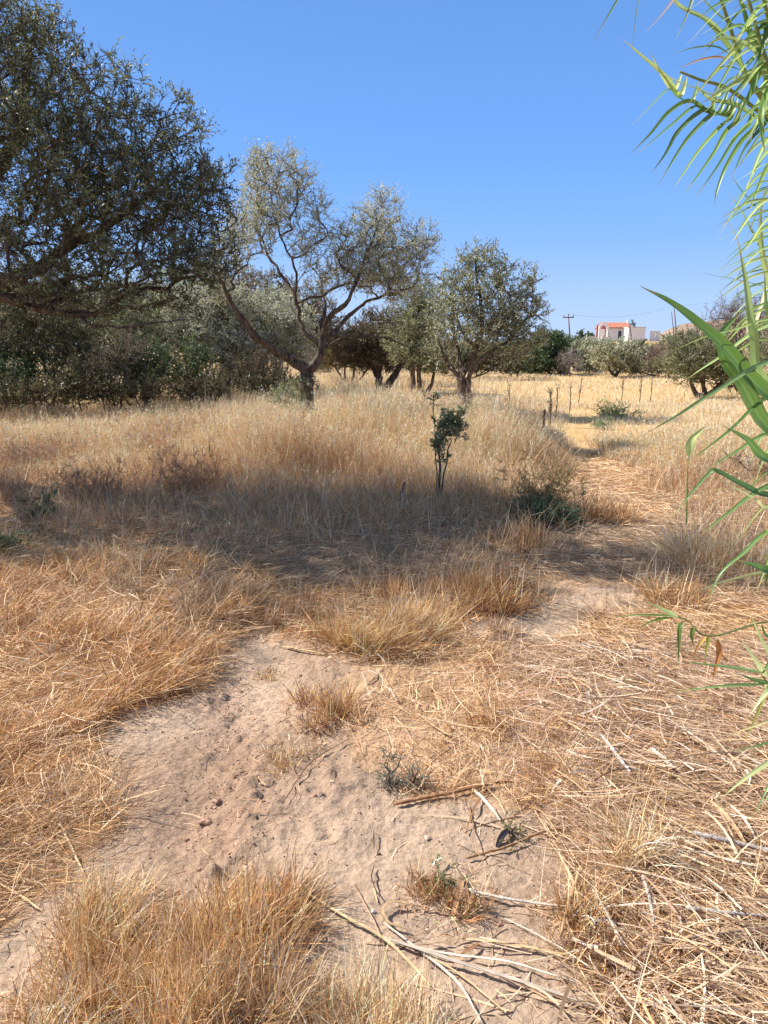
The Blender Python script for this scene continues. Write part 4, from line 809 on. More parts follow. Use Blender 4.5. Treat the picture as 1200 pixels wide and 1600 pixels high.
items = [
 ([(822, 1042), (870, 1050), (925, 1056)], 11, (240, 232, 218), 'broad whitish dry leaf pointing left at the top of the litter', 'leaf'),
 ([(925, 1057), (1000, 1075), (1078, 1088)], 5, C_, 'thin cane continuing right from the broad whitish leaf', 'cane'),
 ([(920, 1062), (919, 1100), (930, 1140)], 7, Gy, 'short grey stalk hanging down from the broad whitish leaf', 'stalk'),
 ([(940, 1160), (962, 1190), (984, 1219)], 10, (236, 226, 220), 'short thick white cane piece between the tan tufts', 'cane'),
 ([(1016, 1178), (1034, 1194), (1050, 1208)], 10, W_, 'stubby white cane piece right of the thick white one', 'cane'),
 ([(858, 1122), (930, 1165), (1010, 1205), (1095, 1236)], 6, C_, 'long tan cane slanting down right through the litter', 'cane'),
 ([(716, 1096), (790, 1142), (860, 1190), (950, 1245)], 4, (232, 204, 160), 'long thin cream stalk slanting down to the right', 'stalk'),
 ([(615, 1262), (700, 1248), (770, 1232), (800, 1226)], 9, B_, 'split brown cane lying below the blue green weed', 'cane'),
 ([(735, 1238), (758, 1265), (781, 1290)], 8, W_, 'pale flat cane piece crossing the end of the split brown one', 'leaf'),
 ([(762, 1232), (742, 1270), (728, 1308)], 4, B_, 'thin brown stalk crossing beside the pale flat piece', 'stalk'),
 ([(728, 1347), (790, 1332), (850, 1308), (880, 1302)], 6, (176, 136, 96), 'brown stalk lying just below the dark scrap', 'cane'),
 ([(651, 1421), (615, 1421), (597, 1436), (607, 1456), (637, 1461)], 7, (206, 172, 130), 'dry leaf curled into a half ring on the sand', 'leaf'),
 ([(460, 1392), (530, 1437), (600, 1478), (640, 1515), (672, 1548)], 7, C_, 'long pale stalk crossing the sand from the brownish tuft', 'stalk'),
 ([(600, 1452), (660, 1498), (715, 1545), (750, 1605)], 6, W_, 'pale bowed stalk running off the bottom edge', 'stalk'),
 ([(585, 1470), (644, 1492), (717, 1518), (820, 1548), (960, 1592)], 9, (196, 180, 164), 'longest greyish leaf bundle across the bottom sand', 'leaf'),
 ([(640, 1482), (720, 1535), (790, 1590)], 4, C_, 'thin straight stalk below the longest leaf bundle', 'stalk'),
 ([(600, 1476), (700, 1500), (790, 1512), (900, 1545)], 5, W_, 'slender pale stalk above the longest leaf bundle', 'stalk'),
 ([(722, 1473), (790, 1484), (820, 1490), (905, 1505)], 6, C_, 'tan stalk pointing right across open sand', 'stalk'),
 ([(720, 1500), (736, 1490), (748, 1480)], 6, B_, 'small brown chip below the tan stalk', 'stalk'),
 ([(730, 1398), (780, 1412), (820, 1418), (890, 1424)], 8, W_, 'pale cane reaching right from the standing dry leaf bundle', 'cane'),
 ([(724, 1378), (716, 1410), (708, 1440)], 12, (190, 152, 114), 'short brown leaf bundle beneath the low brown tuft', 'leaf'),
 ([(726, 1384), (730, 1415), (737, 1432)], 9, (150, 112, 82), 'dark brown leaf lying against the short leaf bundle', 'leaf'),
 ([(905, 1372), (893, 1410), (884, 1440), (873, 1488)], 8, (196, 160, 120), 'tan split cane standing out at the right edge of the sand', 'cane'),
 ([(872, 1350), (890, 1385), (905, 1430), (928, 1470)], 6, C_, 'tan stalk crossing the split cane at the sand edge', 'stalk'),
 ([(924, 1402), (945, 1440), (972, 1496)], 8, (206, 188, 170), 'grey pale cane slanting down in the lower litter', 'cane'),
 ([(1002, 1383), (1014, 1425), (1020, 1470)], 9, (204, 192, 182), 'whitish cane pointing down in the lower right litter', 'cane'),
 ([(1050, 1346), (1120, 1376), (1215, 1412)], 7, (240, 216, 176), 'cream cane slanting to the right edge', 'cane'),
 ([(1010, 1492), (1100, 1482), (1215, 1462)], 10, (200, 172, 142), 'long thick tan cane near the lower right edge', 'cane'),
 ([(1078, 1316), (1130, 1328), (1215, 1345)], 10, (188, 180, 176), 'thick grey cane at the right edge', 'cane'),
 ([(1070, 1438), (1140, 1444), (1215, 1446)], 10, (190, 182, 176), 'straight silver cane at the right edge below the cream one', 'cane'),
 ([(1060, 1460), (1140, 1463), (1215, 1458)], 7, C_, 'slim tan cane under the straight silver one', 'cane'),
 ([(1108, 1262), (1136, 1295), (1162, 1327)], 11, (226, 184, 142), 'flat orange cream leaf slanting at the right', 'leaf'),
 ([(1125, 1258), (1158, 1290), (1180, 1322)], 6, W_, 'pale stalk parallel to the flat orange cream leaf', 'stalk'),
 ([(1090, 1345), (1130, 1362), (1190, 1372)], 8, W_, 'whitish leaf between the grey and cream canes', 'leaf'),
 ([(445, 1452), (455, 1480), (461, 1514)], 6, C_, 'short upright-looking pale stalk left of the bottom centre tuft', 'stalk'),
 ([(416, 1517), (446, 1523), (484, 1525)], 5, C_, 'short pale stalk lying level by the bottom centre', 'stalk'),
 ([(434, 1462), (426, 1488), (417, 1516)], 8, W_, 'pale leaf sliver left of the short upright-looking stalk', 'leaf'),
 ([(478, 1382), (492, 1430), (506, 1478)], 4, (120, 92, 72), 'dark thin twig on the sand right of the brownish tuft', 'stalk'),
 ([(585, 1358), (581, 1384), (593, 1412)], 3, (110, 84, 68), 'tiny curved dark twig in the middle of the sand', 'stalk'),
 ([(584, 1306), (585, 1330)], 3, (110, 84, 68), 'tiny straight dark twig above the curved one', 'stalk'),
 ([(442, 1011), (470, 1019), (510, 1027)], 6, (224, 190, 140), 'pale stick at the head of the sandy path', 'cane'),
 ([(606, 1124), (630, 1125), (656, 1127)], 3, B_, 'brown twig lying level above the blue green weed', 'stalk'),
 ([(608, 1080), (614, 1092), (619, 1102)], 6, (214, 192, 172), 'short pale chip above the level brown twig', 'stalk'),
 ([(724, 1098), (734, 1140), (750, 1168)], 5, B_, 'brown stalk forking down beside the long cream one', 'stalk'),
 ([(800, 1040), (830, 1047), (862, 1053)], 5, W_, 'pale splinter left of the broad whitish leaf', 'stalk'),
 ([(444, 1262), (476, 1212), (500, 1190), (546, 1162)], 3, (120, 88, 70), 'thin dark rootlet curving over the sand', 'stalk'),
 ([(93, 1290), (112, 1330), (131, 1368)], 4, (232, 204, 160), 'cream stalk over the left bank', 'stalk'),
 ([(-5, 1383), (30, 1404), (62, 1424)], 4, (232, 204, 160), 'cream stalk at the far left edge', 'stalk'),
 ([(1040, 1130), (1090, 1165), (1150, 1210)], 6, W_, 'pale stalk below the drooping reed shoots', 'stalk'),
 ([(985, 1268), (1050, 1300), (1110, 1340)], 5, C_, 'tan stalk in the middle of the right litter', 'stalk'),
 ([(650, 1118), (690, 1150), (730, 1162)], 4, C_, 'thin tan stalk right of the level brown twig', 'stalk'),
 ([(890, 1010), (940, 1022), (985, 1040)], 6, W_, 'pale leaf strip at the upper edge of the litter', 'leaf'),
 ([(880, 1022), (930, 1038), (975, 1044)], 4, C_, 'tan strip parallel to the upper pale leaf', 'stalk'),
]
for i, (a, w_, t_, lb, kd) in enumerate(items): cane(a, w_, t_, lb, kd, seed=i, z=.012 if a[0][0] < 850 else .03, arch=.01 if kd == 'leaf' else 0.004)

# dense reed litter, uncountable
def litter():
    g = rgen(801); mb = MB()
    X, Y = scatter(95000, -3, 4.5, .9, 6, g, (1.4, .58)); px, py, bare, semi, trail = maps(X, Y)
    p = np.where((px > 860) & (py > 1000), np.clip((px - 860) / 160, .25, 1) , 0) + np.where((px > 560) & (py > 1030) & (px <= 860), .10, 0) + .008 * (px > 620)
    pt = fbm(X * 2, Y * 2, 811, 3); k = g.random(len(X)) < p * np.clip(.05 + 3.2 * (pt - .40), .05, 1) * .6
    X, Y, px = X[k], Y[k], px[k]; n = len(X)
    az = np.where(px > 900, -0.55, -0.3) + g.normal(0, .75, n) + pi * (g.random(n) < .5)
    L = g.uniform(.06, .36, n); W = g.uniform(.002, .0075, n) * (.5 + 1.1 * g.random(n) ** 3)
    C = pal(n, [(214, 194, 160), (202, 178, 144), (226, 210, 180), (182, 152, 114), (206, 172, 126), (158, 134, 106), (192, 168, 134), (140, 114, 88)], g, .2)
    z = Hd(X, Y) + g.uniform(.004, .05, n) * (px > 860) + .004
    mb.add(*blades(np.stack([X, Y, z], -1), az, pi / 2 - g.uniform(-.1, .22, n), g.uniform(-.1, .4, n), L, W, C, 4, g.normal(0, .35, n), roll=g.normal(0, .5, n), clamp=True, taper=.6)[:3])
    X, Y = scatter(9000, -1, 4.0, .9, 5.5, g, (1.4, .58)); px, py, bare, semi, trail = maps(X, Y); pt = fbm(X * 2.3, Y * 2.3, 813, 3)
    k = (px > 880 - 60 * pt) & (py > 1010) & ~bare & (g.random(len(X)) < np.clip(3.2 * (pt - .36), .05, 1)); X, Y = X[k], Y[k]; n = len(X)
    mb.add(*blades(np.stack([X, Y, Hd(X, Y) + g.uniform(.01, .06, n)], -1), -.5 + g.normal(0, .8, n) + pi * (g.random(n) < .5), pi / 2 - g.uniform(-.25, .3, n), g.uniform(-.5, .7, n), g.uniform(.04, .24, n), g.uniform(.003, .0095, n), pal(n, [(206, 182, 156), (186, 158, 130), (222, 204, 184), (162, 132, 104), (138, 112, 90), (196, 150, 104)], g, .2), 5, g.normal(0, .5, n), roll=g.normal(0, .8, n), clamp=True, taper=.9)[:3])
    o = mb.build('reed_litter', M_DRYLEAF, smooth=False); tag(o, 'pale broken reed leaves and straw littering the right side of the clearing', 'plant litter', kind='stuff')
    # small crumbs of earth and chaff on the bare path
    g = rgen(802); mb = MB(); X, Y = scatter(30000, -2.2, 1.6, 1.0, 5.5, g); px, py, bare, semi, trail = maps(X, Y)
    k = (bare | semi) & (g.random(len(X)) < .25 + .75 * (np.abs(px - 350 - 25 * np.sin(py / 60)) < 60)); X, Y = X[k], Y[k]; n = len(X)
    s = g.uniform(.001, .0038, n) * (1 + 1.2 * (g.random(n) < .03)); cz = Hd(X, Y) + s * .3
    off = np.array([(-1, -1, -1), (1, -1, -1), (1, 1, -1), (-1, 1, -1), (-.6, -.6, .8), (.6, -.6, .8), (.6, .6, .8), (-.6, .6, .8)], float)
    V = np.stack([X, Y, cz], -1)[:, None, :] + (off[None] + g.normal(0, .25, (n, 8, 3))) * s[:, None, None] * np.array([1, 1, .7])
    q = np.array([(0, 3, 2, 1), (4, 5, 6, 7), (0, 1, 5, 4), (1, 2, 6, 5), (2, 3, 7, 6), (3, 0, 4, 7)])
    mb.add(V.reshape(-1, 3), (np.arange(n)[:, None, None] * 8 + q[None]).reshape(-1, 4), np.repeat(pal(n, [(186, 150, 124), (160, 124, 100), (200, 166, 140), (120, 96, 80)], g), 8, 0))
    o = mb.build('soil_crumbs', M_DRYLEAF, smooth=False); tag(o, 'small crumbs of dry earth scattered on the bare path', 'soil crumbs', kind='stuff')
litter()

def lump(name, px, py, size, tint, label, cat, seed, mat=None, squash=(1, .8, .6), group=None):
    g = rgen(seed); c = GD(px, py); mb = MB(); n, m = 14, 9; V = []
    for i in range(m):
        ph = pi * i / (m - 1)
        for j in range(n): 
            th = 2 * pi * j / n; r = size * (1 + .25 * sin(3 * th + seed) * sin(ph) + .15 * sin(5 * th * 1 + 2 * ph) + .06 * g.normal())
            V.append((r * sin(ph) * cos(th) * squash[0], r * sin(ph) * sin(th) * squash[1], r * cos(ph) * squash[2] + size * squash[2] * .5))
    Q = [(i * n + j, i * n + (j + 1) % n, (i + 1) * n + (j + 1) % n, (i + 1) * n + j) for i in range(m - 1) for j in range(n)]
    mb.add(V, Q, lin(*tint)); o = mb.build(name, mat or M_DRYLEAF, smooth=True); o.location = c; tag(o, label, cat, group); return o
lump('stone', 668, 1312, .011, (222, 190, 164), 'small cream stone above the low brown tuft', 'stone', 1)
lump('snail_shell', 583, 1430, .006, (246, 236, 228), 'tiny white snail shell on the sand left of the curled leaf', 'snail shell', 2, squash=(1, 1, .8))
lump('stone', 1066, 818, .05, (150, 142, 142), 'grey stone in the straw below the reed leaf tips', 'stone', 3)
lump('earth_clod', 322, 1278, .02, (176, 140, 116), 'long clod of earth on the churned strip of the path', 'clod', 4, squash=(1.2, .7, .55))
lump('earth_clod', 338, 1250, .015, (172, 136, 112), 'smaller clod just above the long clod', 'clod', 5, squash=(1, .8, .5))
def scrap(name, pts, wid, label, cat, tint, fold=.5, mat=None):
    P = smoothline(pts, 9); c = P.mean(0); mb = MB(); t = np.sin(np.linspace(.25, pi - .3, 9)) ** .6
    mb.ribbon(P - c, wid * t, fold=fold, tint=lin(*tint)); mb.ribbon(P - c - (0, 0, .002), wid * t * .95, fold=fold, tint=lin(*tint) * .9)
    o = mb.build(name, mat or M_DRYLEAF); o.location = c; tag(o, label, cat); return o
a, b_ = GD(776, 1327), GD(797, 1303); scrap('dark_scrap', [a + (0, 0, .006), (a + b_) / 2 + (0, 0, .02), b_ + (0, 0, .012)], .022, 'curled black scrap on the sand above a brown stalk', 'scrap', (34, 34, 46), .6)
a, b_ = GD(676, 1362), GD(692, 1352); scrap('litter_scrap', [a + (0, 0, .02), (a + b_) / 2 + (0, 0, .028), b_ + (0, 0, .02)], .009, 'pale scrap of litter caught in the low brown tuft', 'scrap', (226, 226, 200), .2)
a = GD(631, 790); scrap('plastic_scrap', [a + (-.05, 0, .03), a + (0, 0, .17), a + (.02, 0, .26)], .08, 'crumpled dark purple and grey rag at the foot of the tall grass', 'rag', (66, 52, 72), .7)

# ------------------------------------------------------------------ post and far poles
def post():
    Yd = G(853, 700)[1]; b = groundpt(852, Yd); h = U(852, 640, Yd)[2] - b[2]; mb = MB(); mb.tube([b + (0, 0, -.2), b + (0, 0, h * .5), b + (.01, 0, h)], [.022, .02, .018], 8, lin(70, 56, 48), rough=.15)
    mb.V = [v - b for v in mb.V]; o = mb.build('wooden_post', M_DRYLEAF); o.location = b; tag(o, 'short dark weathered post standing in the grass left of the far trail', 'post')
post()
def upole(px, ytop, Y, label, arm=True, r=.13):
    b = groundpt(px, Y); top = U(px, ytop, Y); root = thing('utility_pole', b, label, 'utility pole', 'utility poles near the white house')
    mb = MB(); mb.tube([b + (0, 0, -.3), (b + top) / 2 + (0, 0, 0), np.array([b[0] + (top[0] - b[0]), Y, top[2]])], [r, r * .85, r * .65], 8, lin(110, 92, 80)); mb.build('pole', M_DRYLEAF, root)
    if arm:
        mb = MB(); mb.box((top[0], Y - .16, top[2] - .25), (1.5, .12, .14), 0, lin(100, 86, 78)); mb.build('crossarm', M_DRYLEAF, root)
        for dx in (-.65, 0, .65):
            mb = MB(); z0 = top[2] - .18 if dx else top[2]; yy = Y - .16 if dx else Y
            mb.tube([(top[0] + dx, yy, z0), (top[0] + dx, yy, z0 + .12), (top[0] + dx, yy, z0 + .24)], [.05, .08, .04], 8, lin(120, 110, 108)); mb.build('insulator', M_PAINT, root)
    return top
p1 = upole(888, 493, 105, 'leaning dark utility pole with crossarm left of the white house', True, .1)
p3 = upole(983, 503, 118, 'slim pole directly in front of the white block', False, .09)
p2 = upole(1053, 480, 112, 'tall plain utility pole right of the white block', False, .09)
p4 = upole(1049, 487, 114, 'thinner pale pole close beside the tall plain one', False, .07)
def wire(a, b, sag, label):
    mb = MB(); u = np.linspace(0, 1, 14)[:, None]; P = a + (b - a) * u; P[:, 2] -= sag * 4 * u[:, 0] * (1 - u[:, 0]); mb.tube(P, .009, 4, (.03, .03, .03)); tag(mb.build('power_line', M_DRYLEAF), label, 'power line')
wire(p1 + (0, 0, .2), p2 + (0, 0, .2), .9, 'power line sagging from the leaning pole to the tall plain pole')
wire(p2 + (0, 0, .2), np.array([75, 118, 13.]), .8, 'power line running right from the tall plain pole')

# ------------------------------------------------------------------ white house
def house():
    Y = 150.; s = Y / F; z0 = U(950, 529, Y)[2]; x = lambda p: (p - 600) * s * 1.045; Zp = lambda q: U(950, q, Y)[2]
    k = U(950, 515, Y)[0] / (350 * s); x = lambda p: (p - 600) * s * k
    WH = lin(236, 232, 228); RF = lin(168, 112, 92); cx = x(958); base = np.array([cx, Y, float(H(cx, Y))])
    root = thing('house', base, 'low white house with orange tiled roof and arched porch on the far ridge', 'house')
    def bx(nm, x0, x1, y0, y1, q0, q1, t, par=root, mat=M_PAINT):
        mb = MB(); a, b = Zp(q1), Zp(q0); mb.box(((x0 + x1) / 2, (y0 + y1) / 2, (a + b) / 2), (x1 - x0, y1 - y0, b - a), 0, t); return mb.build(nm, mat, par, smooth=False)
    wall = bx('wall', x(945), x(985), Y, Y + 6, 511, 540, WH)
    rf = MB(); a, b = x(943.5), x(987)
    P = [(a, Y - .5, Zp(512)), (b, Y - .5, Zp(512)), (b, Y + 3, Zp(503.5)), (a, Y + 3, Zp(503.5)), (a, Y + 6.5, Zp(512)), (b, Y + 6.5, Zp(512))]
    th = np.array([0, 0, -.12]); Pv = [np.array(p) for p in P] + [np.array(p) + th for p in P]
    rf.add(Pv, [(0, 1, 2, 3), (3, 2, 5, 4), (7, 6, 9, 8), (8, 9, 10, 11), (0, 6, 7, 1), (4, 5, 11, 10), (0, 3, 9, 6), (3, 4, 10, 9), (1, 7, 8, 2), (2, 8, 11, 5)], RF)
    for i in range(28):
        u = a + (b - a) * (i + .5) / 28; rf.tube([(u, Y - .52, Zp(512) + .02), (u, Y + 3, Zp(503.5) + .02)], .07, 6, RF * (.85 + .3 * (i % 3) / 2))
    rf.build('roof', M_PAINT, root, smooth=False)
    # gabled porch at the left with an arched opening
    mb = MB(); x0, x1 = x(931), x(946); yf = Y - 2.2; xc = (x0 + x1) / 2; hw = (x1 - x0) / 2; zt, zs, zb = Zp(505.5), Zp(512), Zp(540)
    n = 12; out = []; inn = []
    ri = hw * .72; zi = Zp(519)
    for j in range(n + 1):
        t = pi * j / n; out.append((xc - hw * cos(t) if 0 < j < n else xc - hw * cos(t), zs + (zt - zs) * sin(t) ** .9 if j not in (0, n) else zs)); inn.append((xc - ri * cos(t), zi + (zt - .45 - zi) * sin(t)))
    out = [(x0, zb)] + out + [(x1, zb)]; inn = [(xc - ri, zb)] + inn + [(xc + ri, zb)]; V = []; m = len(out)
    for yy in (yf, yf + .35):
        V += [(p[0], yy, p[1]) for p in out] + [(p[0], yy, p[1]) for p in inn]
    Q = []
    for j in range(m - 1):
        Q += [(j, m + j, m + j + 1, j + 1), (2 * m + j, 2 * m + j + 1, 3 * m + j + 1, 3 * m + j), (m + j, 3 * m + j, 3 * m + j + 1, m + j + 1), (j, j + 1, 2 * m + j + 1, 2 * m + j)]
    mb.add(V, Q, WH); mb.build('porch_arch', M_PAINT, root, smooth=False)
    bx('porch_wall', x0 + .05, x1 - .05, yf + 1.9, yf + 2.15, 508, 540, lin(196, 110, 104))
    V = []; mb = MB(); pm = bx('porch_pier', xc - .55, xc + .45, yf + .9, yf + 1.2, 514.5, 540, WH)
    dr = bx('door', x(966.5), x(971), Y - .07, Y + .05, 517, 535, lin(70, 84, 84)); bx('handle', x(970), x(970.3), Y - .12, Y - .075, 523, 524, lin(180, 180, 180), dr)
    for p0, p1 in ((976.3, 978.2), (979, 981)): bx('shutter', x(p0), x(p1), Y - .08, Y + .02, 517, 526, lin(44, 76, 170))
    w_ = bx('window', x(948), x(951.5), Y - .05, Y + .03, 514, 520, lin(60, 62, 66)); bx('sill', x(947.6), x(952), Y - .15, Y - .052, 520, 520.6, WH, w_)
    ch = bx('chimney', x(986), x(987), Y + 2.5, Y + 3.2, 500, 507, lin(220, 210, 200))
    # block and walls
    Y2 = 143.; s2 = Y2 / F; X2 = lambda p: U(p, 520, Y2)[0]; Z2 = lambda q: U(990, q, Y2)[2]
    b2 = np.array([X2(995), Y2, float(H(X2(995), Y2))]); r2 = thing('outbuilding', b2, 'plain white flat roofed block right of the white house', 'outbuilding')
    mb = MB(); rz = -.12; hh = Z2(512) - (b2[2] - .3); mb.box((X2(997), Y2 + 2, b2[2] - .3 + hh / 2), (X2(1010) - X2(984), 4, hh), rz, WH); mb.build('wall', M_PAINT, r2, smooth=False)
    mb = MB(); mb.box((X2(997), Y2 + 2, Z2(512) + .08), (X2(1010) - X2(984) + .25, 4.25, .16), rz, lin(210, 200, 190)); mb.build('roof', M_PAINT, r2, smooth=False)
    for (p0, p1, q, lb) in ((1016.5, 1024, 518, 'left bit of low white wall beyond the white block'), (1025.5, 1031, 518.5, 'right bit of low white wall beyond the white block'), (912, 930, 526, 'long low white garden wall left of the white house'),
                            (936, 948, 527.5, 'low white terrace wall in front of the arched porch')):
        mb = MB(); c = np.array([X2((p0 + p1) / 2), Y2 + (0 if p0 > 1000 else -2), 0]); c[2] = float(H(c[0], c[1])); top = U((p0 + p1) / 2, q, c[1])[2] - c[2]
        mb.box((0, 0, top / 2 - .1), (X2(p1) - X2(p0), .35, top + .2), 0, WH * .9); mb.box((0, 0, top + .05), (X2(p1) - X2(p0) + .15, .5, .1), 0, WH * .8); o = mb.build('garden_wall', M_PAINT, smooth=False); o.location = c; tag(o, lb, 'wall', 'white garden walls')
house()

# ------------------------------------------------------------------ giant reeds on the right
REEDC = [(150, 174, 108), (132, 160, 94), (166, 184, 122), (118, 146, 86)]
def pxp(a, b, d): return U(a, b, d)
def reed(root_xy, stempts, leaves, label, seed, sr=.011, extra=0, ex_range=(0.5, 1.0), ex_dir=0.0, tint=None):
    g = rgen(seed); b = np.array([root_xy[0], root_xy[1], float(Hd(*root_xy))]); root = thing('giant_reed', b, label, 'giant reed', 'giant reeds along the right edge')
    S = smoothline([b + (0, 0, -.05)] + [np.array(p, float) for p in stempts], 46); R = np.linspace(sr, sr * .3, 46) * (1 + .12 * (np.arange(46) % 4 == 0))
    mb = MB(); mb.tube(S, R, 8, lin(158, 166, 104)); mb.build('stem', M_REED, root)
    def leaf(P, wd, tint=None, fold=.3, up=None):
        n = 22; Q = smoothline(P, n); u = np.linspace(0, 1, n); w = wd * np.minimum(1, (u / .12) ** .6 * .55 + .45 * np.minimum(1, u / .3)) * np.clip((1 - u) / .72, .02, 1) ** .85
        t = np.minimum(lin(*(tint or REEDC[g.integers(0, 4)])) * np.array([1.25, 1.2, 1.05]), .75); tt = np.repeat((t * np.exp(g.normal(0, .08)))[None], n, 0).copy()
        tt[-3:] = tt[-3:] * .5 + lin(190, 168, 110) * .5
        mb = MB(); t_ = np.gradient(Q, axis=0); t_ /= np.linalg.norm(t_, axis=1)[:, None] + 1e-9
        sd = np.cross(t_, np.asarray(up if up is not None else (0, 0, 1.), float)); sd /= np.linalg.norm(sd, axis=1)[:, None] + 1e-9; nn = np.cross(sd, t_)
        tw_ = g.normal(0, .25) * np.linspace(0, 1, n)[:, None]; sd, nn = sd * np.cos(tw_) + nn * np.sin(tw_), nn * np.cos(tw_) - sd * np.sin(tw_)
        m_ = 11 if wd > .02 else 5; v_ = np.linspace(-1, 1, m_); w = w * (1 + .04 * np.sin(np.arange(n) * 1.7 + seed))
        Vv = Q[:, None] + sd[:, None] * (w[:, None, None] / 2 * v_[None, :, None]) + nn[:, None] * (w[:, None, None] / 2 * (np.abs(v_) * fold + .02 * np.cos(v_ * 9))[None, :, None])
        st_ = np.exp(g.normal(0, .09, m_)); st_[m_ // 2] *= 1.35; Tt = np.minimum(tt[:, None] * st_[None, :, None], .8)
        ii = np.arange(n - 1)[:, None] * m_ + np.arange(m_ - 1)[None]
        mb.add(Vv.reshape(-1, 3), np.stack([ii, ii + 1, ii + m_ + 1, ii + m_], -1).reshape(-1, 4), Tt.reshape(-1, 3)); mb.build('leaf', M_REED, root)
    for lf in leaves:
        P, wd = lf[0], lf[1]; tn = lf[2] if len(lf) > 2 else None; up = lf[3] if len(lf) > 3 else None
        P = [np.array(pxp(*q)) for q in P]; wd = wd * .84 if wd < .04 else wd * .94; 
        d = np.linalg.norm(S - P[0], axis=1); j = S[int(np.argmin(d))]
        if .03 < d.min() < .9: P = [j] + P
        leaf(P, wd, tn, up=up)
    for i in range(extra):
        u = g.uniform(*ex_range); j = S[int(u * 45)]; a = ex_dir + g.normal(0, .75); L = g.uniform(.35, .62)
        d = np.array([cos(a), sin(a), 0]); r1 = g.uniform(.25, .55)
        leaf([j, j + d * L * .35 + (0, 0, L * r1 * .6), j + d * L * .7 + (0, 0, L * r1 * .45), j + d * L + (0, 0, -L * g.uniform(.05, .5))], g.uniform(.018, .034))
    return root
FL = (-.5, -.7, .5)   # blade faces turned toward the open side
# nearest reed: the broad leaves at mid height
reed((1.32, 2.0), [(1.30, 2.0, .8), (1.27, 1.98, 1.5), (1.30, 1.95, 2.2)], [
  ([(1215, 625, 1.95), (1130, 540, 1.85), (1057, 479, 1.8), (1000, 447, 1.78)], .050, (96, 132, 66), FL),
  ([(1215, 561, 1.9), (1122, 609, 1.75), (1060, 648, 1.7), (1007, 679, 1.68)], .016, (120, 152, 100), FL),
  ([(1215, 615, 1.95), (1135, 677, 1.8), (1063, 732, 1.75)], .016, (84, 116, 68), FL),
  ([(1215, 680, 1.95), (1161, 602, 1.9), (1136, 570, 1.9), (1125, 531, 1.9), (1140, 505, 1.95), (1168, 480, 2.05)], .045, (104, 138, 76), FL),
  ([(1210, 720, 1.9), (1167, 687, 1.85), (1128, 664, 1.8)], .036, (92, 126, 70), FL),
  ([(1215, 497, 2.0), (1148, 515, 1.9), (1102, 526, 1.85), (1050, 549, 1.82)], .013, (160, 184, 118), FL),
  ([(1215, 505, 2.0), (1122, 560, 1.9), (1070, 594, 1.88)], .016, (150, 178, 122), FL),
  ([(1200, 600, 2.0), (1178, 520, 1.95), (1166, 440, 1.95), (1155, 385, 1.95)], .036, (156, 182, 122), FL)],
  'nearest giant reed with broad leaves crossing the far field view', 901)
reed((1.45, 2.15), [(1.42, 2.1, .7), (1.38, 2.05, 1.4), (1.42, 2.0, 2.1)], [
  ([(1215, 674, 2.0), (1150, 706, 1.9), (1097, 738, 1.85)], .016, (104, 140, 84), FL),
  ([(1215, 775, 2.0), (1161, 758, 1.95), (1122, 737, 1.9), (1108, 740, 1.9), (1076, 776, 1.88), (1038, 821, 1.86)], .024, (98, 134, 80), FL),
  ([(1215, 754, 2.0), (1135, 804, 1.9), (1092, 839, 1.88)], .018, (112, 146, 92), FL),
  ([(1215, 798, 2.0), (1180, 780, 1.95), (1148, 762, 1.92), (1115, 744, 1.92)], .013, (190, 190, 140), FL),
  ([(1215, 764, 2.1), (1160, 766, 2.05), (1096, 765, 2.0)], .008, (120, 150, 96), FL),
  ([(1215, 825, 2.1), (1160, 866, 2.0), (1123, 900, 1.98), (1106, 950, 1.96)], .018, (110, 144, 92), FL),
  ([(1215, 889, 2.0), (1180, 884, 1.95), (1152, 875, 1.9)], .036, (90, 124, 70), FL),
  ([(1215, 891, 2.1), (1135, 908, 2.0), (1078, 928, 1.98)], .014, (186, 196, 140), FL)],
  'giant reed drooping long leaves over the pale grass at mid right', 902)
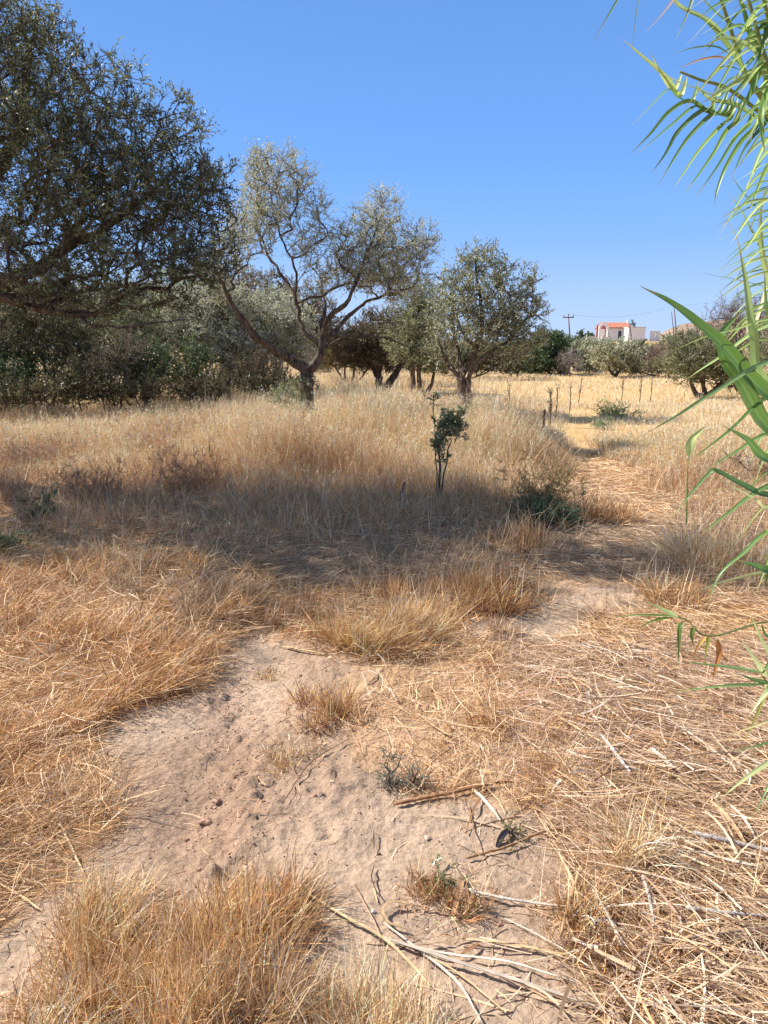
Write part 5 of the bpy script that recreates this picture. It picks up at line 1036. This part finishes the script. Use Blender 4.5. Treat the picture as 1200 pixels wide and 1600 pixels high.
# upper leaning reeds
reed((1.9, 3.0), [(1.88, 3.0, 1.2), (1.80, 3.0, 2.2), tuple(U(1206, 190, 2.95)), tuple(U(1140, 140, 2.9)), tuple(U(1095, 125, 2.88)), tuple(U(1062, 112, 2.86))], [
  ([(1062, 150, 2.88), (1040, 120, 2.86), (1000, 85, 2.85), (972, 60, 2.84)], .026, (176, 196, 126), FL),
  ([(1052, 140, 2.88), (1030, 110, 2.86), (1016, 80, 2.85)], .02, (186, 200, 136), FL),
  ([(1080, 160, 2.88), (1060, 152, 2.85), (1044, 140, 2.84), (1015, 168, 2.82), (985, 198, 2.8)], .018, (126, 160, 92), FL),
  ([(1110, 175, 2.88), (1078, 158, 2.85), (1045, 175, 2.82), (1015, 210, 2.8), (985, 240, 2.78)], .026, (112, 144, 72), FL),
  ([(1120, 180, 2.9), (1088, 166, 2.85), (1050, 195, 2.82), (1020, 220, 2.8), (995, 242, 2.78)], .024, (100, 134, 66), FL),
  ([(1130, 180, 2.9), (1100, 172, 2.85), (1060, 205, 2.8), (1040, 240, 2.78), (1018, 270, 2.76)], .028, (92, 124, 66), FL),
  ([(1135, 182, 2.9), (1115, 178, 2.85), (1080, 210, 2.82), (1055, 245, 2.8), (1027, 293, 2.78)], .028, (104, 136, 72), FL),
  ([(1140, 186, 2.9), (1128, 196, 2.85), (1095, 232, 2.82), (1070, 268, 2.8), (1052, 296, 2.78)], .028, (128, 158, 88), FL),
  ([(1150, 190, 2.9), (1135, 205, 2.86), (1115, 240, 2.84), (1090, 275, 2.82), (1068, 305, 2.8)], .026, (96, 128, 64), FL),
  ([(1170, 195, 2.92), (1150, 215, 2.88), (1120, 262, 2.85), (1085, 311, 2.82)], .024, (88, 120, 62), FL),
  ([(1180, 200, 2.92), (1158, 222, 2.9), (1134, 262, 2.86), (1120, 300, 2.84), (1117, 322, 2.83)], .028, (98, 130, 68), FL),
  ([(1190, 200, 2.92), (1165, 230, 2.9), (1140, 285, 2.86)], .022, (78, 108, 60), FL),
  ([(1200, 195, 2.95), (1150, 165, 2.9), (1110, 155, 2.88), (1085, 130, 2.86)], .03, (160, 184, 116), FL),
  ([(1120, 150, 2.9), (1090, 140, 2.86), (1060, 128, 2.82), (1020, 108, 2.8)], .02, (190, 204, 146), FL)],
  'giant reed leaning far left at the top with a comb of drooping leaves', 903, extra=4, ex_range=(.35, .6), ex_dir=0.2)
reed((1.75, 2.7), [(1.80, 2.7, 1.5), tuple(U(1212, 200, 2.7)), tuple(U(1181, 140, 2.68)), tuple(U(1159, 103, 2.66)), tuple(U(1137, 31, 2.64)), tuple(U(1110, -40, 2.62)), tuple(U(1060, -120, 2.6))], [
  ([(1150, 95, 2.66), (1120, 74, 2.62), (1080, 76, 2.6), (1055, 85, 2.58)], .016, (104, 136, 72), FL),
  ([(1155, 103, 2.66), (1125, 90, 2.62), (1090, 95, 2.6), (1060, 108, 2.58)], .018, (196, 150, 120), FL),
  ([(1160, 110, 2.66), (1130, 105, 2.62), (1108, 125, 2.6)], .016, (112, 140, 80), FL),
  ([(1140, 60, 2.66), (1100, 30, 2.62), (1060, 8, 2.6), (1040, -30, 2.6)], .03, (176, 196, 130), FL),
  ([(1165, 115, 2.66), (1140, 75, 2.62), (1105, 35, 2.6), (1075, 18, 2.6)], .028, (150, 176, 104), FL),
  ([(1175, 130, 2.7), (1150, 120, 2.65), (1125, 140, 2.6), (1105, 170, 2.58)], .018, (92, 124, 68), FL),
  ([(1180, 60, 2.7), (1130, 30, 2.65), (1080, -20, 2.6)], .03, (120, 150, 80), FL),
  ([(1110, -40, 2.62), (1090, -20, 2.6), (1075, 20, 2.58), (1056, 62, 2.56)], .02, (96, 120, 74), FL),
  ([(1090, -60, 2.62), (1070, -30, 2.58), (1045, 10, 2.56), (1010, 50, 2.54)], .02, (150, 132, 128), FL),
  ([(1050, -90, 2.6), (1020, -50, 2.58), (1000, -10, 2.56), (992, 40, 2.54), (986, 92, 2.52)], .008, (136, 160, 120), FL),
  ([(1040, -110, 2.6), (1005, -60, 2.56), (965, 0, 2.54), (925, 68, 2.52)], .02, (112, 144, 76), FL),
  ([(1200, 120, 2.7), (1175, 60, 2.66), (1160, 10, 2.64), (1140, -30, 2.6)], .03, (84, 114, 62), FL)],
  'giant reed bending in at the top right corner with a reddish leaf', 904, extra=3, ex_range=(.3, .5), ex_dir=0.2)
reed((1.78, 2.5), [(1.8, 2.5, 1.6), tuple(U(1222, 140, 2.5)), tuple(U(1197, 94, 2.5)), tuple(U(1172, 9, 2.5)), tuple(U(1150, -60, 2.5))], [
  ([(1185, 60, 2.5), (1160, 40, 2.46), (1130, 50, 2.44), (1110, 62, 2.42)], .022, (150, 176, 104), FL),
  ([(1190, 90, 2.5), (1175, 140, 2.46), (1150, 190, 2.44)], .026, (96, 128, 70), FL),
  ([(1195, 100, 2.5), (1165, 70, 2.46), (1130, 60, 2.44), (1095, 75, 2.42)], .026, (170, 190, 124), FL),
  ([(1175, 20, 2.5), (1150, 0, 2.46), (1120, 8, 2.44), (1090, 30, 2.42)], .022, (120, 150, 84), FL),
  ([(1205, 130, 2.5), (1190, 180, 2.46), (1195, 240, 2.44)], .03, (110, 142, 80), FL),
  ([(1200, 40, 2.5), (1190, 80, 2.48), (1170, 120, 2.46)], .03, (86, 116, 64), FL)],
  'upright yellowish reed in the extreme top right corner', 905, extra=3, ex_range=(.4, .6), ex_dir=.1)
reed((1.85, 2.9), [(1.86, 2.9, 1.0), (1.84, 2.88, 1.9), tuple(U(1225, 260, 2.85)), tuple(U(1218, 210, 2.8))], [
  ([(1215, 300, 2.8), (1160, 330, 2.7), (1114, 358, 2.65)], .014, (116, 150, 90), FL),
  ([(1215, 328, 2.8), (1165, 352, 2.7), (1116, 380, 2.65)], .014, (132, 164, 106), FL),
  ([(1215, 350, 2.8), (1165, 380, 2.7), (1125, 412, 2.65)], .014, (92, 124, 72), FL),
  ([(1215, 372, 2.8), (1175, 395, 2.7), (1133, 430, 2.65)], .015, (120, 150, 92), FL),
  ([(1215, 405, 2.8), (1160, 430, 2.7), (1120, 459, 2.65)], .014, (84, 116, 68), FL),
  ([(1205, 452, 2.8), (1190, 447, 2.75), (1150, 437, 2.7), (1087, 425, 2.65)], .014, (150, 178, 118), FL),
  ([(1215, 425, 2.8), (1181, 372, 2.7), (1159, 331, 2.68), (1133, 294, 2.66)], .016, (156, 182, 122), FL),
  ([(1215, 440, 2.8), (1170, 465, 2.7), (1118, 486, 2.65)], .014, (110, 142, 88), FL),
  ([(1215, 318, 2.8), (1190, 330, 2.75), (1160, 300, 2.7), (1140, 270, 2.68)], .02, (104, 136, 76), FL),
  ([(1215, 285, 2.8), (1180, 300, 2.7), (1150, 330, 2.65)], .022, (96, 128, 72), FL),
  ([(1215, 470, 2.8), (1180, 480, 2.7), (1130, 484, 2.65)], .01, (70, 92, 72), FL),
  ([(1176, 520, 2.4), (1167, 470, 2.4), (1155, 385, 2.4), (1131, 331, 2.4)], .012, (200, 208, 168), FL)],
  'giant reed with narrow leaves raking left at upper mid right', 906, extra=4, ex_range=(.3, .9), ex_dir=.3)
reed((1.95, 2.75), [(1.92, 2.75, 1.0), (1.85, 2.7, 1.8), tuple(U(1228, 330, 2.6)), tuple(U(1222, 250, 2.55))], [
  ([(1222, 250 + 24 * q_ + (q_ % 3) * 7, 2.6), (1185 - 6 * (q_ % 4), 262 + 27 * q_, 2.55), (1140 - 11 * (q_ % 3) + 4 * (q_ % 5), 292 + 25 * q_ + 9 * (q_ % 2), 2.5)], .013 + .004 * (q_ % 3), REEDC[q_ % 4], FL) for q_ in range(9)] + [
  ([(1215, 215, 2.6), (1185, 225, 2.55), (1150, 262, 2.5)], .022, (170, 190, 128), FL),
  ([(1222, 470, 2.5), (1196, 420, 2.45), (1188, 350, 2.42), (1196, 290, 2.4)], .03, (168, 190, 130), FL),
  ([(1222, 560, 2.3), (1200, 500, 2.3), (1194, 420, 2.3)], .03, (150, 176, 112), FL)],
  'giant reed half outside the right edge between the top comb and the broad leaves', 911)
g_ = rgen(4242)
def rake(y0, y1, n, d, x1, drop, wd):
    L = []
    for q in range(n):
        y = y0 + (y1 - y0) * (q + g_.uniform(-.3, .3)) / n; xe = x1 + g_.uniform(-30, 25); dr = drop * g_.uniform(.5, 1.4)
        L.append(([(1225, y, d), (1225 + (xe - 1225) * .45, y + dr * .18, d - .06), (xe, y + dr, d - .12)], wd * g_.uniform(.6, 1.3), REEDC[int(g_.integers(0, 4))], FL))
    return L
reed((2.05, 2.85), [(2.0, 2.85, 1.0), (1.75, 2.8, 2.0), tuple(U(1232, 260, 2.7)), tuple(U(1222, 120, 2.7))], rake(60, 300, 13, 2.7, 1150, 80, .024), 'leafy giant reed filling the right edge beside the drooping comb', 912)
reed((1.75, 2.45), [(1.7, 2.45, .8), (1.5, 2.4, 1.5), tuple(U(1236, 420, 2.35)), tuple(U(1230, 300, 2.35))], rake(290, 540, 13, 2.35, 1140, 60, .018), 'leafy giant reed filling the right edge above the broad leaves', 913)
reed((1.55, 2.2), [(1.5, 2.2, .6), (1.42, 2.15, 1.1), tuple(U(1236, 640, 2.1))], rake(600, 900, 7, 2.1, 1165, 70, .018), 'leafy giant reed at the right edge behind the mid right drooping leaves', 914)
reed((1.9, 2.6), [(1.85, 2.6, 1.2), (1.6, 2.55, 2.3), tuple(U(1238, 120, 2.55)), tuple(U(1185, -30, 2.5)), tuple(U(1150, -120, 2.5))], rake(-90, 170, 15, 2.55, 1125, 60, .032), 'bushy giant reed thickening the top right corner', 915)
reed((2.0, 2.75), [(1.95, 2.75, 1.2), (1.7, 2.7, 2.4), tuple(U(1245, 60, 2.65)), tuple(U(1180, -60, 2.6))], rake(-120, 120, 11, 2.65, 1090, 90, .028), 'giant reed trailing long leaves from above the top right corner', 916)
# low drooping shoots
reed((1.62, 2.95), [tuple(GD(1175, 1050) + (.1, 0, .25)), tuple(U(1111, 994, 2.95)), tuple(U(1075, 970, 2.93)), tuple(U(1046, 959, 2.92))], [
  ([(1060, 965, 2.92), (1035, 952, 2.88), (1005, 938, 2.86)], .024, (176, 196, 136), FL),
  ([(1052, 962, 2.92), (1000, 961, 2.88), (958, 964, 2.86)], .012, (140, 168, 100), FL),
  ([(1052, 964, 2.92), (1020, 970, 2.9), (995, 984, 2.88)], .014, (104, 134, 70), FL),
  ([(1066, 970, 2.92), (1062, 985, 2.9), (1061, 1010, 2.9), (1060, 1040, 2.9)], .026, (96, 120, 62), FL),
  ([(1085, 978, 2.92), (1081, 992, 2.92), (1083, 1008, 2.92)], .024, (104, 124, 62), FL),
  ([(1105, 992, 2.95), (1095, 1004, 2.92), (1086, 1018, 2.92), (1082, 1032, 2.92)], .018, (200, 160, 100), FL),
  ([(1121, 998, 2.95), (1124, 1020, 2.95), (1118, 1045, 2.95), (1113, 1066, 2.95)], .030, (186, 130, 84), FL),
  ([(1108, 992, 2.95), (1105, 1010, 2.95), (1100, 1034, 2.95)], .02, (120, 130, 66), FL)],
  'low reed shoot with drooping green and tan leaves over the litter', 907, sr=.006)
reed((1.60, 2.45), [(1.5, 2.45, .2), tuple(U(1215, 1080, 2.4)), tuple(U(1199, 1066, 2.38)), tuple(U(1190, 1055, 2.36))], [
  ([(1200, 1052, 2.38), (1130, 1041, 2.3), (1060, 1034, 2.25)], .014, (140, 176, 110), FL),
  ([(1200, 1069, 2.38), (1130, 1072, 2.3), (1050, 1081, 2.25)], .014, (130, 166, 104), FL),
  ([(1200, 1068, 2.38), (1178, 1062, 2.35), (1152, 1052, 2.33)], .02, (98, 130, 72), FL),
  ([(1200, 1060, 2.38), (1180, 1030, 2.35), (1155, 995, 2.33)], .022, (186, 204, 150), FL),
  ([(1215, 1050, 2.38), (1190, 1000, 2.36), (1170, 953, 2.34)], .022, (176, 200, 142), FL),
  ([(1200, 1075, 2.38), (1190, 1100, 2.36), (1172, 1140, 2.34), (1160, 1160, 2.3)], .014, (150, 150, 84), FL),
  ([(1215, 1075, 2.38), (1195, 1085, 2.36), (1170, 1120, 2.34)], .024, (180, 200, 150), FL),
  ([(1215, 1010, 2.38), (1195, 990, 2.38), (1190, 970, 2.38)], .02, (98, 130, 72), FL)],
  'low reed shoot fanning pale green leaves at the right edge', 908, sr=.006)
reed((1.42, 2.0), [(1.38, 2.0, .2), (1.32, 2.0, .42), tuple(U(1225, 1180, 1.95))], [
  ([(1215, 1158, 1.95), (1180, 1166, 1.9), (1139, 1176, 1.88)], .012, (150, 178, 116), FL),
  ([(1215, 1182, 1.95), (1170, 1212, 1.9), (1128, 1246, 1.88)], .018, (190, 204, 152), FL),
  ([(1215, 1195, 1.95), (1195, 1240, 1.9), (1172, 1285, 1.88)], .012, (112, 146, 92), FL),
  ([(1215, 1128, 1.95), (1175, 1136, 1.9), (1136, 1150, 1.88)], .014, (226, 188, 140), FL),
  ([(1215, 1215, 1.95), (1190, 1262, 1.9)], .012, (140, 168, 116), FL)],
  'smallest reed shoot at the right edge above the orange cream leaf', 909, sr=.005)
# a slim lone sprout in the grass
reed((U(1073, 850, 5.9)[0], 5.9), [tuple(U(1073, 790, 5.9)), tuple(U(1074, 740, 5.9)), tuple(U(1077, 712, 5.9))], [
  ([(1076, 715, 5.9), (1080, 690, 5.88), (1092, 676, 5.87), (1103, 666, 5.86)], .07, (180, 200, 130), FL)],
  'lone slim reed sprout with one upright leaf in the pale grass', 910, sr=.008)
# reeds outside the right edge that a step to the side would show
for i in range(7):
    g = rgen(950 + i); x = 2.15 + .22 * (i % 4); y = 1.5 + .55 * i; h = g.uniform(2.6, 3.8)
    reed((x, y), [(x, y, h * .4), (x - .03, y, h * .8), (x + g.normal(0, .1), y, h)], [], ['rearmost', 'tall', 'mid height', 'pale', 'stout', 'thin', 'short'][i] + ' giant reed of the bank beyond the right edge of view', 960 + i, extra=14, ex_range=(.25, 1), ex_dir=0.3)
